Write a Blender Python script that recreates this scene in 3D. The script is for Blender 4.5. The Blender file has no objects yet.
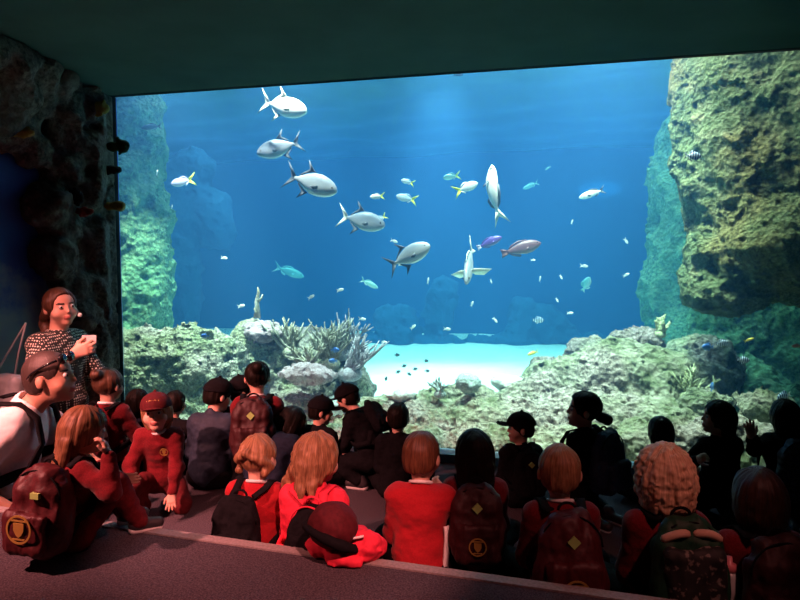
import bpy, bmesh, math, random
import numpy as np
from mathutils import Vector, Matrix

SC = bpy.context.scene
COL = SC.collection
R = math.radians
rng = np.random.default_rng(7)
random.seed(7)

# ------------------------------------------------------------------ camera
YAW, PITCH, FPX = R(13.2), math.atan(40 / 620), 620.0
CAM = Vector((0, -4.19, 1.37))
cam_d = bpy.data.cameras.new('camera')
cam = bpy.data.objects.new('camera', cam_d)
COL.objects.link(cam)
cam_d.sensor_width = 36
cam_d.lens = 36 * FPX / 800
cam.location = CAM
cam.rotation_euler = (math.pi / 2 - PITCH, 0, YAW)
SC.camera = cam
CR = Vector((math.cos(YAW), math.sin(YAW), 0))
CF = Vector((-math.sin(YAW) * math.cos(PITCH), math.cos(YAW) * math.cos(PITCH), -math.sin(PITCH)))
CU = CR.cross(CF)
HF = Vector((-math.sin(YAW), math.cos(YAW), 0))      # level forward


def at(px, py, d):
    """the place d metres out along the view that the photo shows at px, py"""
    return CAM + d * (CF + CR * ((px - 400) / FPX) + CU * ((300 - py) / FPX))


# ------------------------------------------------------------------ tagging
def tag(o, label=None, cat=None, group=None, kind=None):
    if label: o['label'] = label
    if cat: o['category'] = cat
    if group: o['group'] = group
    if kind: o['kind'] = kind
    return o


def link(name, me, mat=None, parent=None):
    o = bpy.data.objects.new(name, me)
    COL.objects.link(o)
    if mat is not None:
        for m in (mat if isinstance(mat, (list, tuple)) else [mat]):
            me.materials.append(m)
    if parent is not None:
        o.parent = parent
    return o


def empty(name, loc=(0, 0, 0), rz=0.0, scale=1.0):
    o = bpy.data.objects.new(name, None)
    COL.objects.link(o)
    o.empty_display_size = 0.1
    o.location = loc
    o.rotation_euler = (0, 0, rz)
    o.scale = (scale,) * 3
    return o


def copy_tree(o, parent=None):
    c = o.copy()
    COL.objects.link(c)
    if parent is not None:
        c.parent = parent
    for ch in list(o.children):
        copy_tree(ch, c)
    return c


# ------------------------------------------------------------------ noise
LAT = rng.random((32, 32, 32)).astype(np.float32) * 2 - 1


def vnoise(x, y, z, f=1.0, off=0.0):
    x = x * f + off * 7.31 + 100; y = y * f + off * 3.17 + 100; z = z * f + off * 5.71 + 100
    xi = np.floor(x).astype(np.int32); yi = np.floor(y).astype(np.int32); zi = np.floor(z).astype(np.int32)
    u = x - xi; v = y - yi; w = z - zi
    u = u * u * (3 - 2 * u); v = v * v * (3 - 2 * v); w = w * w * (3 - 2 * w)
    x0, y0, z0 = xi & 31, yi & 31, zi & 31
    x1, y1, z1 = (xi + 1) & 31, (yi + 1) & 31, (zi + 1) & 31
    a = LAT[x0, y0, z0] * (1 - u) + LAT[x1, y0, z0] * u
    b = LAT[x0, y1, z0] * (1 - u) + LAT[x1, y1, z0] * u
    c = LAT[x0, y0, z1] * (1 - u) + LAT[x1, y0, z1] * u
    d = LAT[x0, y1, z1] * (1 - u) + LAT[x1, y1, z1] * u
    return (a * (1 - v) + b * v) * (1 - w) + (c * (1 - v) + d * v) * w


def fbm(x, y, z, f, octs, off=0.0, gain=0.5):
    s = 0; a = 1.0
    for i in range(octs):
        s = s + a * vnoise(x, y, z, f, off + i * 1.7)
        f *= 2.03; a *= gain
    return s


# ------------------------------------------------------------------ signed distance shapes -> quads
def cap(a, b, ra, rb=None, k=0.02):
    return ('cap', np.array(a, float), np.array(b, float), ra, ra if rb is None else rb, k)


def ell(c, r, k=0.02, M=None):
    return ('ell', np.array(c, float), np.array(r, float) if hasattr(r, '__len__') else np.array([r] * 3, float), M, k)


def rbox(c, h, rad=0.02, k=0.02, M=None):
    return ('box', np.array(c, float), np.array(h, float), M, rad, k)


def sub(p):
    return ('sub',) + p


def _bounds(p):
    if p[0] == 'cap':
        r = max(p[3], p[4])
        return np.minimum(p[1], p[2]) - r, np.maximum(p[1], p[2]) + r
    h = p[2]
    if p[3] is not None:
        h = np.full(3, np.linalg.norm(h))
    return p[1] - h, p[1] + h


def _dist(p, X, Y, Z):
    if p[0] == 'cap':
        a, b, ra, rb = p[1:5]
        d = b - a
        L = float(d @ d) + 1e-12
        t = np.clip(((X - a[0]) * d[0] + (Y - a[1]) * d[1] + (Z - a[2]) * d[2]) / L, 0, 1)
        dx = X - a[0] - t * d[0]; dy = Y - a[1] - t * d[1]; dz = Z - a[2] - t * d[2]
        return np.sqrt(dx * dx + dy * dy + dz * dz) - (ra + t * (rb - ra))
    c, h, M = p[1], p[2], p[3]
    dx = X - c[0]; dy = Y - c[1]; dz = Z - c[2]
    if M is not None:                                   # rows of M: local axes
        dx, dy, dz = (M[0][0] * dx + M[0][1] * dy + M[0][2] * dz,
                      M[1][0] * dx + M[1][1] * dy + M[1][2] * dz,
                      M[2][0] * dx + M[2][1] * dy + M[2][2] * dz)
    if p[0] == 'ell':
        k0 = np.sqrt((dx / h[0]) ** 2 + (dy / h[1]) ** 2 + (dz / h[2]) ** 2)
        k1 = np.sqrt((dx / h[0] ** 2) ** 2 + (dy / h[1] ** 2) ** 2 + (dz / h[2] ** 2) ** 2) + 1e-9
        return k0 * (k0 - 1) / k1
    rad = p[4]
    qx = np.abs(dx) - h[0] + rad; qy = np.abs(dy) - h[1] + rad; qz = np.abs(dz) - h[2] + rad
    o = np.sqrt(np.maximum(qx, 0) ** 2 + np.maximum(qy, 0) ** 2 + np.maximum(qz, 0) ** 2)
    return o + np.minimum(np.maximum(np.maximum(qx, qy), qz), 0) - rad


def field(prims, h, pad=0.03):
    """grid of distances for the smooth union of the shapes"""
    pos = [p for p in prims if p[0] != 'sub']
    lo = np.min([_bounds(p)[0] for p in pos], 0) - pad
    hi = np.max([_bounds(p)[1] for p in pos], 0) + pad
    n = np.ceil((hi - lo) / h).astype(int) + 2
    F = np.full(n, 1.0, np.float32)
    ax = [(lo[i] + h * np.arange(n[i])).astype(np.float32) for i in range(3)]
    for p in prims:
        s = p[0] == 'sub'
        q = p[1:] if s else p
        k = q[-1]
        m = 2 * k + 3 * h + pad
        a, b = _bounds(q)
        i0 = np.clip(np.floor((a - m - lo) / h).astype(int), 0, n)
        i1 = np.clip(np.ceil((b + m - lo) / h).astype(int) + 1, 0, n)
        if np.any(i1 <= i0): continue
        sl = tuple(slice(i0[i], i1[i]) for i in range(3))
        X = ax[0][sl[0]][:, None, None]; Y = ax[1][sl[1]][None, :, None]; Z = ax[2][sl[2]][None, None, :]
        d = _dist(q, X, Y, Z).astype(np.float32)
        A = F[sl]
        if s:
            d = -d
            g = np.maximum(k - np.abs(A - d), 0) / max(k, 1e-6)
            F[sl] = np.maximum(A, d) + g * g * k * 0.25
        else:
            g = np.maximum(k - np.abs(A - d), 0) / max(k, 1e-6)
            F[sl] = np.minimum(A, d) - g * g * k * 0.25
    return F, lo, ax


def nets(F, lo, h):
    F = F.copy()
    for a in range(3):
        s = [slice(None)] * 3
        s[a] = 0; F[tuple(s)] = np.maximum(F[tuple(s)], 1e-3)
        s[a] = -1; F[tuple(s)] = np.maximum(F[tuple(s)], 1e-3)
    S = F < 0
    nx, ny, nz = F.shape
    cnt = np.zeros((nx - 1, ny - 1, nz - 1), np.int8)
    for i in (0, 1):
        for j in (0, 1):
            for k in (0, 1):
                cnt += S[i:nx - 1 + i, j:ny - 1 + j, k:nz - 1 + k]
    act = (cnt > 0) & (cnt < 8)
    I, J, K = np.nonzero(act)
    idx = np.full(act.shape, -1, np.int32)
    idx[act] = np.arange(len(I))
    P = np.zeros((len(I), 3), np.float32); N = np.zeros(len(I), np.float32)
    cs = [(0, 0, 0), (1, 0, 0), (0, 1, 0), (1, 1, 0), (0, 0, 1), (1, 0, 1), (0, 1, 1), (1, 1, 1)]
    ed = [(0, 1), (2, 3), (4, 5), (6, 7), (0, 2), (1, 3), (4, 6), (5, 7), (0, 4), (1, 5), (2, 6), (3, 7)]
    val = [F[I + c[0], J + c[1], K + c[2]] for c in cs]
    for a, b in ed:
        fa, fb = val[a], val[b]
        m = (fa < 0) != (fb < 0)
        t = np.where(m, fa / np.where(m, fa - fb, 1), 0)
        for q in range(3):
            P[:, q] += np.where(m, cs[a][q] + t * (cs[b][q] - cs[a][q]), 0)
        N += m
    P /= N[:, None]
    V = (np.stack([I, J, K], 1) + P) * h + np.array(lo)
    Q = []
    for a in range(3):
        b, c = (a + 1) % 3, (a + 2) % 3
        s0 = [slice(None)] * 3; s1 = [slice(None)] * 3
        s0[a] = slice(0, -1); s1[a] = slice(1, None)
        m = S[tuple(s0)] != S[tuple(s1)]
        e = np.stack(np.nonzero(m), 1)
        e = e[(e[:, b] > 0) & (e[:, c] > 0) & (e[:, b] < F.shape[b] - 1) & (e[:, c] < F.shape[c] - 1)]
        up = S[tuple(s0)][e[:, 0], e[:, 1], e[:, 2]]

        def cell(db, dc):
            q = e.copy(); q[:, b] += db; q[:, c] += dc
            return idx[q[:, 0], q[:, 1], q[:, 2]]
        q = np.stack([cell(-1, -1), cell(0, -1), cell(0, 0), cell(-1, 0)], 1)
        q[~up] = q[~up][:, ::-1]
        Q.append(q)
    Q = np.concatenate(Q)
    Q = Q[(Q >= 0).all(1)]
    return V, Q


def to_mesh(name, V, Q, smooth=True, mi=None):
    me = bpy.data.meshes.new(name)
    V = np.asarray(V, np.float32); Q = np.asarray(Q, np.int32)
    me.vertices.add(len(V)); me.vertices.foreach_set('co', V.ravel())
    me.loops.add(Q.size); me.loops.foreach_set('vertex_index', Q.ravel())
    me.polygons.add(len(Q))
    me.polygons.foreach_set('loop_start', np.arange(0, Q.size, Q.shape[1], dtype=np.int32))
    me.polygons.foreach_set('loop_total', np.full(len(Q), Q.shape[1], np.int32))
    me.polygons.foreach_set('use_smooth', np.full(len(Q), smooth))
    if mi is not None:
        me.polygons.foreach_set('material_index', np.asarray(mi, np.int32))
    me.update(calc_edges=True)
    return me


def main_piece(V, Q):
    """drop loose crumbs: keep the largest connected piece"""
    lab = np.arange(len(V))
    E = np.concatenate([Q[:, [0, 1]], Q[:, [1, 2]], Q[:, [2, 3]], Q[:, [3, 0]]])
    while True:
        m = np.minimum(lab[E[:, 0]], lab[E[:, 1]])
        new = lab.copy()
        np.minimum.at(new, E[:, 0], m); np.minimum.at(new, E[:, 1], m)
        new = new[new]
        if (new == lab).all(): break
        lab = new
    u, c = np.unique(lab, return_counts=True)
    keep = lab == u[c.argmax()]
    mp = np.cumsum(keep) - 1
    return V[keep], mp[Q[keep[Q[:, 0]]]]


def sdf_obj(name, prims, h, mat, parent=None, post=None, pad=0.03, index=None, one=False):
    F, lo, ax = field(prims, h, pad)
    if post is not None:
        band = np.abs(F) < max(0.06, 6 * h, pad)
        i, j, k = np.nonzero(band)
        X, Y, Z = ax[0][i], ax[1][j], ax[2][k]
        F[band] = post(F[band], X, Y, Z)
    V, Q = nets(F, lo, h)
    if one: V, Q = main_piece(V, Q)
    mi = None
    if index is not None:
        C = V[Q].mean(1)
        mi = index(C[:, 0], C[:, 1], C[:, 2])
    return link(name, to_mesh(name, V, Q, mi=mi), mat, parent)


# ------------------------------------------------------------------ plain mesh helpers
class MB:
    def __init__(s):
        s.v = []; s.f = []; s.m = []

    def add(s, v, f, m=0):
        b = len(s.v)
        s.v += [tuple(x) for x in v]
        s.f += [tuple(b + i for i in q) for q in f]
        s.m += [m] * len(f)
        return s

    def box(s, lo, hi, m=0, M=None):
        v = [(x, y, z) for z in (lo[2], hi[2]) for y in (lo[1], hi[1]) for x in (lo[0], hi[0])]
        if M is not None: v = [M @ Vector(p) for p in v]
        return s.add(v, [(0, 2, 3, 1), (4, 5, 7, 6), (0, 1, 5, 4), (2, 6, 7, 3), (0, 4, 6, 2), (1, 3, 7, 5)], m)

    def tube(s, pts, rad, n=8, m=0, flat=None):
        """swept tube; rad a number or list; flat=(wide, thin, normal) sweeps a strap"""
        pts = [Vector(p) for p in pts]
        rs = rad if hasattr(rad, '__len__') else [rad] * len(pts)
        rings = []
        nrm = Vector((0, 0, 1))
        for i, p in enumerate(pts):
            t = (pts[min(i + 1, len(pts) - 1)] - pts[max(i - 1, 0)]).normalized()
            if i == 0:
                nrm = t.orthogonal().normalized()
            else:
                nrm = (nrm - t * nrm.dot(t))
                nrm = nrm.normalized() if nrm.length > 1e-6 else t.orthogonal().normalized()
            bi = t.cross(nrm)
            rings.append([p + (nrm * math.cos(2 * math.pi * j / n) + bi * math.sin(2 * math.pi * j / n)) * rs[i] for j in range(n)])
        v = [q for r_ in rings for q in r_]
        f = []
        for i in range(len(pts) - 1):
            for j in range(n):
                a, b = i * n + j, i * n + (j + 1) % n
                f.append((a, b, b + n, a + n))
        f.append(tuple(range(n))[::-1]); f.append(tuple((len(pts) - 1) * n + j for j in range(n)))
        return s.add(v, f, m)

    def ribbon(s, pts, outs, w, t, m=0):
        """a strap: pts along it, outs the outward normal at each"""
        pts = [Vector(p) for p in pts]; v = []; f = []
        for i, p in enumerate(pts):
            d = (pts[min(i + 1, len(pts) - 1)] - pts[max(i - 1, 0)]).normalized()
            o = Vector(outs[i]); o = (o - d * o.dot(d)).normalized(); c = d.cross(o)
            v += [p + c * w / 2, p - c * w / 2, p - c * w / 2 + o * t, p + c * w / 2 + o * t]
        for i in range(len(pts) - 1):
            for j in range(4):
                a, b = i * 4 + j, i * 4 + (j + 1) % 4
                f.append((a, a + 4, b + 4, b))
        f.append((0, 1, 2, 3)); e = 4 * (len(pts) - 1); f.append((e + 3, e + 2, e + 1, e))
        return s.add(v, f, m)

    def prism(s, poly, t, m=0, M=None, edge=0.35):
        """a thin fin or plate in the local xz plane, thickness t in y, thinner at its rim"""
        n = len(poly)
        c = (sum(p[0] for p in poly) / n, sum(p[1] for p in poly) / n)
        v = []
        for sgn in (-1, 1):
            v += [(x, sgn * t / 2 * edge, z) for x, z in poly]
        v += [(c[0], -t / 2, c[1]), (c[0], t / 2, c[1])]
        f = []
        for i in range(n):
            j = (i + 1) % n
            f += [(2 * n, i, j), (2 * n + 1, n + j, n + i), (i, n + i, n + j, j)]
        if M is not None: v = [M @ Vector(p) for p in v]
        return s.add(v, f, m)

    def ball(s, c, r, m=0, nu=12, nv=8):
        r = r if hasattr(r, '__len__') else (r, r, r)
        v = [(c[0], c[1], c[2] + r[2])]; f = []
        for i in range(1, nv):
            a = math.pi * i / nv
            for j in range(nu):
                b = 2 * math.pi * j / nu
                v.append((c[0] + r[0] * math.sin(a) * math.cos(b), c[1] + r[1] * math.sin(a) * math.sin(b), c[2] + r[2] * math.cos(a)))
        v.append((c[0], c[1], c[2] - r[2]))
        for j in range(nu):
            f.append((0, 1 + j, 1 + (j + 1) % nu))
            e = 1 + (nv - 2) * nu
            f.append((e + (j + 1) % nu, e + j, len(v) - 1))
        for i in range(nv - 2):
            for j in range(nu):
                a, b = 1 + i * nu + j, 1 + i * nu + (j + 1) % nu
                f.append((a, a + nu, b + nu, b))
        return s.add(v, f, m)

    def mesh(s, name, smooth=True):
        me = bpy.data.meshes.new(name)
        me.from_pydata([tuple(p) for p in s.v], [], s.f)
        for p, m in zip(me.polygons, s.m):
            p.material_index = m; p.use_smooth = smooth
        me.update()
        bm = bmesh.new(); bm.from_mesh(me)
        bmesh.ops.recalc_face_normals(bm, faces=bm.faces)
        bm.to_mesh(me); bm.free()
        return me

    def build(s, name, mat, parent=None, smooth=True):
        return link(name, s.mesh(name, smooth), mat, parent)


# ------------------------------------------------------------------ materials
def nodes(name):
    m = bpy.data.materials.new(name)
    m.use_nodes = True
    nt = m.node_tree
    return m, nt, nt.nodes['Principled BSDF']


def cloth(name, c, c2=None, rough=0.85, scale=60, bump=0.15, spec=0.2, sheen=0.0):
    """fabric: two close tones in noise, fine weave bump"""
    m, nt, b = nodes(name)
    tc = nt.nodes.new('ShaderNodeTexCoord')
    n = nt.nodes.new('ShaderNodeTexNoise'); n.inputs['Scale'].default_value = scale; n.inputs['Detail'].default_value = 4
    r = nt.nodes.new('ShaderNodeValToRGB')
    c2 = c2 or tuple(x * 0.7 for x in c)
    r.color_ramp.elements[0].position = 0.35; r.color_ramp.elements[1].position = 0.65
    r.color_ramp.elements[0].color = (*c2, 1); r.color_ramp.elements[1].color = (*c, 1)
    bp = nt.nodes.new('ShaderNodeBump'); bp.inputs['Strength'].default_value = bump; bp.inputs['Distance'].default_value = 0.004
    nt.links.new(tc.outputs['Object'], n.inputs['Vector'])
    nt.links.new(n.outputs['Fac'], r.inputs['Fac'])
    nt.links.new(r.outputs['Color'], b.inputs['Base Color'])
    nt.links.new(n.outputs['Fac'], bp.inputs['Height'])
    nt.links.new(bp.outputs['Normal'], b.inputs['Normal'])
    b.inputs['Roughness'].default_value = rough
    b.inputs['Specular IOR Level'].default_value = spec
    if sheen:
        b.inputs['Sheen Weight'].default_value = sheen
    return m


def plain(name, c, rough=0.5, spec=0.4, metal=0.0):
    return cloth(name, c, tuple(x * 0.85 for x in c), rough, 25, 0.03, spec) if not metal else _metal(name, c, rough)


def _metal(name, c, rough):
    m = cloth(name, c, None, rough, 40, 0.02, 0.5)
    m.node_tree.nodes['Principled BSDF'].inputs['Metallic'].default_value = 1
    return m


def reef(name, cols, scale=6.0, bump=0.7, rough=0.9, dist=0.02, zone=None):
    """crusted rock: patches of coralline colours over several scales"""
    m, nt, b = nodes(name)
    L = nt.links.new
    g = nt.nodes.new('ShaderNodeNewGeometry')
    n1 = nt.nodes.new('ShaderNodeTexNoise'); n1.inputs['Scale'].default_value = scale; n1.inputs['Detail'].default_value = 8; n1.inputs['Roughness'].default_value = 0.7
    n2 = nt.nodes.new('ShaderNodeTexNoise'); n2.inputs['Scale'].default_value = scale * 0.35; n2.inputs['Detail'].default_value = 3
    n3 = nt.nodes.new('ShaderNodeTexNoise'); n3.inputs['Scale'].default_value = scale * 7; n3.inputs['Detail'].default_value = 5; n3.inputs['Roughness'].default_value = 0.75
    vo = nt.nodes.new('ShaderNodeTexVoronoi'); vo.inputs['Scale'].default_value = scale * 5
    for n in (n1, n2, n3, vo): L(g.outputs['Position'], n.inputs['Vector'])

    def ramp(src, stops):
        r = nt.nodes.new('ShaderNodeValToRGB')
        e = r.color_ramp.elements
        while len(e) < len(stops): e.new(0.5)
        for q, (p, c) in zip(e, stops):
            q.position = p; q.color = (*c, 1)
        L(src, r.inputs['Fac'])
        return r.outputs['Color']
    dk, a, bb, c = cols[:4]
    A = ramp(n1.outputs['Fac'], [(0.33, dk), (0.44, a), (0.54, bb), (0.68, c)])
    B = ramp(n3.outputs['Fac'], [(0.35, dk), (0.5, bb), (0.62, c)]) if len(cols) < 5 else ramp(n3.outputs['Fac'], [(0.34, dk), (0.46, a), (0.55, cols[4]), (0.66, c)])
    fac = ramp(n2.outputs['Fac'], [(0.42, (0.25,) * 3), (0.6, (0.75,) * 3)])
    mx = nt.nodes.new('ShaderNodeMix'); mx.data_type = 'RGBA'
    L(fac, mx.inputs[0]); L(A, mx.inputs[6]); L(B, mx.inputs[7])
    out = mx.outputs[2]
    if zone:                                            # broad patches of another crust, speckled with the fine noise
        n4 = nt.nodes.new('ShaderNodeTexNoise'); n4.inputs['Scale'].default_value = 1.7; n4.inputs['Detail'].default_value = 4
        L(g.outputs['Position'], n4.inputs['Vector'])
        zf = ramp(n4.outputs['Fac'], [(0.47, (0, 0, 0)), (0.60, (0.8,) * 3)])
        sp = ramp(n3.outputs['Fac'], [(0.36, tuple(x * 0.25 for x in zone)), (0.5, zone), (0.66, tuple(min(1, x * 1.5) for x in zone))])
        m2 = nt.nodes.new('ShaderNodeMix'); m2.data_type = 'RGBA'
        L(zf, m2.inputs[0]); L(out, m2.inputs[6]); L(sp, m2.inputs[7]); out = m2.outputs[2]
    L(out, b.inputs['Base Color'])
    ad = nt.nodes.new('ShaderNodeMath'); ad.operation = 'ADD'
    L(n3.outputs['Fac'], ad.inputs[0]); L(vo.outputs['Distance'], ad.inputs[1])
    bp = nt.nodes.new('ShaderNodeBump'); bp.inputs['Strength'].default_value = bump; bp.inputs['Distance'].default_value = dist
    L(ad.outputs[0], bp.inputs['Height']); L(bp.outputs['Normal'], b.inputs['Normal'])
    b.inputs['Roughness'].default_value = rough; b.inputs['Specular IOR Level'].default_value = 0.15
    return m
# ================================================================== the hall
WTOP, WLEFT = 2.612, -3.23
M_ceil = cloth('ceiling_paint', (0.055, 0.095, 0.085), (0.045, 0.08, 0.072), 0.9, 3, 0.05, 0.1)
M_dark = cloth('dark_paint', (0.02, 0.025, 0.03), None, 0.9, 5, 0.05, 0.1)
M_carpet = cloth('carpet', (0.095, 0.078, 0.092), (0.035, 0.03, 0.04), 1.0, 170, 0.9, 0.05)
M_nosing = cloth('nosing', (0.30, 0.26, 0.26), None, 0.7, 90, 0.2, 0.3)
M_sill = cloth('sill', (0.18, 0.30, 0.42), None, 0.35, 12, 0.03, 0.5)
M_mural = None


def struct(name, mb, m, smooth=False):
    return tag(mb.build(name, m, smooth=smooth), kind='structure')


struct('floor', MB().box((-5.5, -6.0, -0.12), (4.5, -0.02, 0)), M_carpet)
struct('ceiling', MB().box((-5.5, -6.5, WTOP), (4.5, -0.04, WTOP + 0.12)), M_ceil)
struct('wall_window_head', MB().box((-9, -0.04, WTOP), (5, 0.02, 5.2)), M_dark)
struct('trim_window_sill', MB().box((-3.4, -0.10, 0), (3.2, 0.03, 0.055)), M_sill)
struct('wall_window_foot', MB().box((-9, -0.02, -0.3), (5, 0.03, 0.0)), M_dark)

# upper tier the photographer's feet stand on: its rim runs a little askew to the window
TZ = 0.26


def on_z(px, py, z):
    d = at(px, py, 1) - CAM
    return CAM + d * ((z - CAM.z) / d.z)


e0, e1 = on_z(145, 529, TZ), on_z(630, 597, TZ)
ed = (e1 - e0).normalized(); en = Vector((ed.y, -ed.x, 0))
if en.y > 0: en = -en
a, b = e0 - ed * 3.0, e1 + ed * 3.0
t = MB()
v = [a, b, b + en * 3.2, a + en * 3.2]
t.add([(p.x, p.y, z) for z in (0.0, TZ) for p in v], [(0, 1, 2, 3), (4, 5, 6, 7), (0, 1, 5, 4), (1, 2, 6, 5), (2, 3, 7, 6), (3, 0, 4, 7)])
struct('floor_upper_tier', t, M_carpet)
t = MB()
v = [a - en * 0.012, b - en * 0.012, b + en * 0.035, a + en * 0.035]
t.add([(p.x, p.y, z) for z in (TZ - 0.035, TZ + 0.006) for p in v], [(0, 1, 2, 3), (4, 5, 6, 7), (0, 1, 5, 4), (1, 2, 6, 5), (2, 3, 7, 6), (3, 0, 4, 7)])
struct('trim_tier_nosing', t, M_nosing)

# ---- left wall: blue painted mural behind a rockwork arch
WD = Vector((-0.168, -0.986, 0)); WN = Vector((0.986, -0.168, 0)); W0 = Vector((WLEFT, 0, 0))


def wl(t, n, z):
    return W0 + WD * t + WN * n + Vector((0, 0, z))


def mural_mat():
    m, nt, b = nodes('mural')
    L = nt.links.new
    g = nt.nodes.new('ShaderNodeNewGeometry')
    sx = nt.nodes.new('ShaderNodeSeparateXYZ'); L(g.outputs['Position'], sx.inputs[0])
    n = nt.nodes.new('ShaderNodeTexNoise'); n.inputs['Scale'].default_value = 7; n.inputs['Detail'].default_value = 6
    L(g.outputs['Position'], n.inputs['Vector'])
    a1 = nt.nodes.new('ShaderNodeMath'); a1.operation = 'MULTIPLY_ADD'
    L(n.outputs['Fac'], a1.inputs[0]); a1.inputs[1].default_value = 0.9; L(sx.outputs['Z'], a1.inputs[2])
    r = nt.nodes.new('ShaderNodeValToRGB'); L(a1.outputs[0], r.inputs['Fac'])
    r.color_ramp.elements[0].position = 0.0; r.color_ramp.elements[0].color = (0.28, 0.36, 0.42, 1)
    e = r.color_ramp.elements.new(0.5); e.color = (0.28, 0.36, 0.42, 1)
    mp = nt.nodes.new('ShaderNodeMapRange'); L(a1.outputs[0], mp.inputs[0]); mp.inputs[1].default_value = 1.2; mp.inputs[2].default_value = 1.75
    L(mp.outputs[0], r.inputs['Fac'])
    r.color_ramp.elements[1].color = (0.22, 0.30, 0.44, 1)
    r.color_ramp.elements[-1].position = 1.0; r.color_ramp.elements[-1].color = (0.03, 0.10, 0.46, 1)
    L(r.outputs['Color'], b.inputs['Base Color'])
    b.inputs['Roughness'].default_value = 0.6
    return m


t = MB()
v = [wl(-0.05, -0.02, 0), wl(6.2, -0.02, 0), wl(6.2, -0.14, 0), wl(-0.05, -0.14, 0)]
t.add([(p.x, p.y, z) for z in (0, WTOP) for p in v], [(0, 1, 2, 3), (4, 5, 6, 7), (0, 1, 5, 4), (1, 2, 6, 5), (2, 3, 7, 6), (3, 0, 4, 7)])
struct('wall_left', t, mural_mat())

M_rockwork = reef('rockwork', [(0.016, 0.014, 0.012), (0.075, 0.068, 0.056), (0.12, 0.10, 0.085), (0.19, 0.165, 0.14)], 5, 0.8)
pr = []
rr = random.Random(5)


def lump(t_, z, r, n=0.0, sq=0.75):
    p = wl(t_, n, z)
    pr.append(ell(p, (r, r, r * rr.uniform(0.8, 1.05)), 0.035))


# the pillar beside the window and the arch that leans over the mural
pr.append(rbox(wl(0.32, -0.03, 1.32), (0.10, 0.30, 1.32), 0.05, 0.05))
for z in np.arange(0.1, 2.75, 0.21):
    for t_ in np.arange(0.08, 0.60, 0.19):
        lump(t_ + rr.uniform(-0.05, 0.05), z + rr.uniform(-0.06, 0.06), rr.uniform(0.09, 0.15), rr.uniform(0.0, 0.07))
for (px, py, r) in [(47, 207, 0.17), (52, 258, 0.16), (76, 152, 0.14), (60, 110, 0.16), (20, 100, 0.16), (10, 130, 0.14), (35, 150, 0.13), (30, 60, 0.15), (5, 75, 0.16), (85, 190, 0.1), (90, 240, 0.13), (-15, 110, 0.15), (-20, 70, 0.2), (-40, 100, 0.2), (20, 128, 0.1), (98, 290, 0.13), (80, 110, 0.13), (105, 130, 0.10)]:
    d = at(px, py, 1) - CAM
    s = (wl(0, 0.03, 0) - CAM).dot(WN) / d.dot(WN)
    p = CAM + d * s
    pr.append(ell(p, (r, r, r), 0.03))
for (t_, z, r, n_) in [(0.95, 2.5, 0.2, 0.12), (1.15, 2.42, 0.2, 0.2), (1.35, 2.5, 0.22, 0.22), (0.78, 2.52, 0.17, 0.1), (1.05, 2.25, 0.18, 0.14), (1.5, 2.35, 0.22, 0.2), (1.25, 2.2, 0.18, 0.15), (0.6, 2.56, 0.13, 0.18), (0.85, 2.55, 0.15, 0.27), (1.08, 2.54, 0.17, 0.34), (1.3, 2.52, 0.18, 0.40), (1.55, 2.5, 0.2, 0.45), (1.0, 2.38, 0.16, 0.26), (1.3, 2.3, 0.18, 0.3)]:
    lump(t_, z, r, n_)
for i in range(26):
    t_ = rr.uniform(0.55, 1.9)
    lump(t_, 2.66 - rr.uniform(0, 0.30), rr.uniform(0.12, 0.2), 0.02)


def rough(amp, f, octs, off=0, ridge=0.0):
    def fn(d, X, Y, Z):
        e = fbm(X, Y, Z, f, octs, off)
        if ridge: e = e - ridge * (0.5 - np.abs(vnoise(X, Y, Z, f * 1.9, off + 4)))
        return d + amp * e
    return fn


def clip_room(fn):
    def g(d, X, Y, Z):
        d = fn(d, X, Y, Z)
        d = np.maximum(d, X + 3.215 - np.maximum(0, -0.1 - Y) * 0.55)
        return np.maximum(np.maximum(d, Y + 0.02), Z - (WTOP - 0.004))
    return g


o = sdf_obj('wall_left_rockwork', pr, 0.018, M_rockwork, post=clip_room(rough(0.035, 9, 4)), one=True)
tag(o, kind='structure')

# ================================================================== the tank
TY0, TY1, TX0, TX1, TW = 0.06, 7.4, -8.6, 4.6, 3.28
M_blue = cloth('tank_paint', (0.010, 0.07, 0.21), (0.009, 0.065, 0.195), 0.9, 0.6, 0.0, 0.05)
struct('wall_tank_back', MB().box((TX0 - 0.2, TY1, -0.3), (TX1 + 0.2, TY1 + 0.2, 5.2)), M_blue)
struct('wall_tank_left', MB().box((TX0 - 0.2, 0.03, -0.3), (TX0, TY1, 5.2)), M_blue)
struct('wall_tank_right', MB().box((TX1, 0.03, -0.3), (TX1 + 0.2, TY1, 5.2)), M_blue)
struct('wall_tank_front', MB().box((-9, -0.02, 0), (WLEFT - 0.0, 0.03, WTOP)), M_dark)
struct('ceiling_tank', MB().box((TX0 - 0.2, -0.04, 5.2), (TX1 + 0.2, TY1 + 0.2, 5.3)), M_dark)


def pane_mat():
    m, nt, b = nodes('acrylic')
    L = nt.links.new
    nt.nodes.remove(b)
    out = nt.nodes['Material Output']
    tr = nt.nodes.new('ShaderNodeBsdfTransparent'); tr.inputs[0].default_value = (0.98, 0.99, 0.99, 1)
    gl = nt.nodes.new('ShaderNodeBsdfGlossy'); gl.inputs['Roughness'].default_value = 0.02
    fr = nt.nodes.new('ShaderNodeFresnel'); fr.inputs[0].default_value = 1.2
    mx = nt.nodes.new('ShaderNodeMixShader')
    L(fr.outputs[0], mx.inputs[0]); L(tr.outputs[0], mx.inputs[1]); L(gl.outputs[0], mx.inputs[2])
    L(mx.outputs[0], out.inputs['Surface'])
    return m


struct('window_1', MB().box((WLEFT, -0.015, 0.05), (3.2, 0.02, WTOP)), pane_mat())


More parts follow.
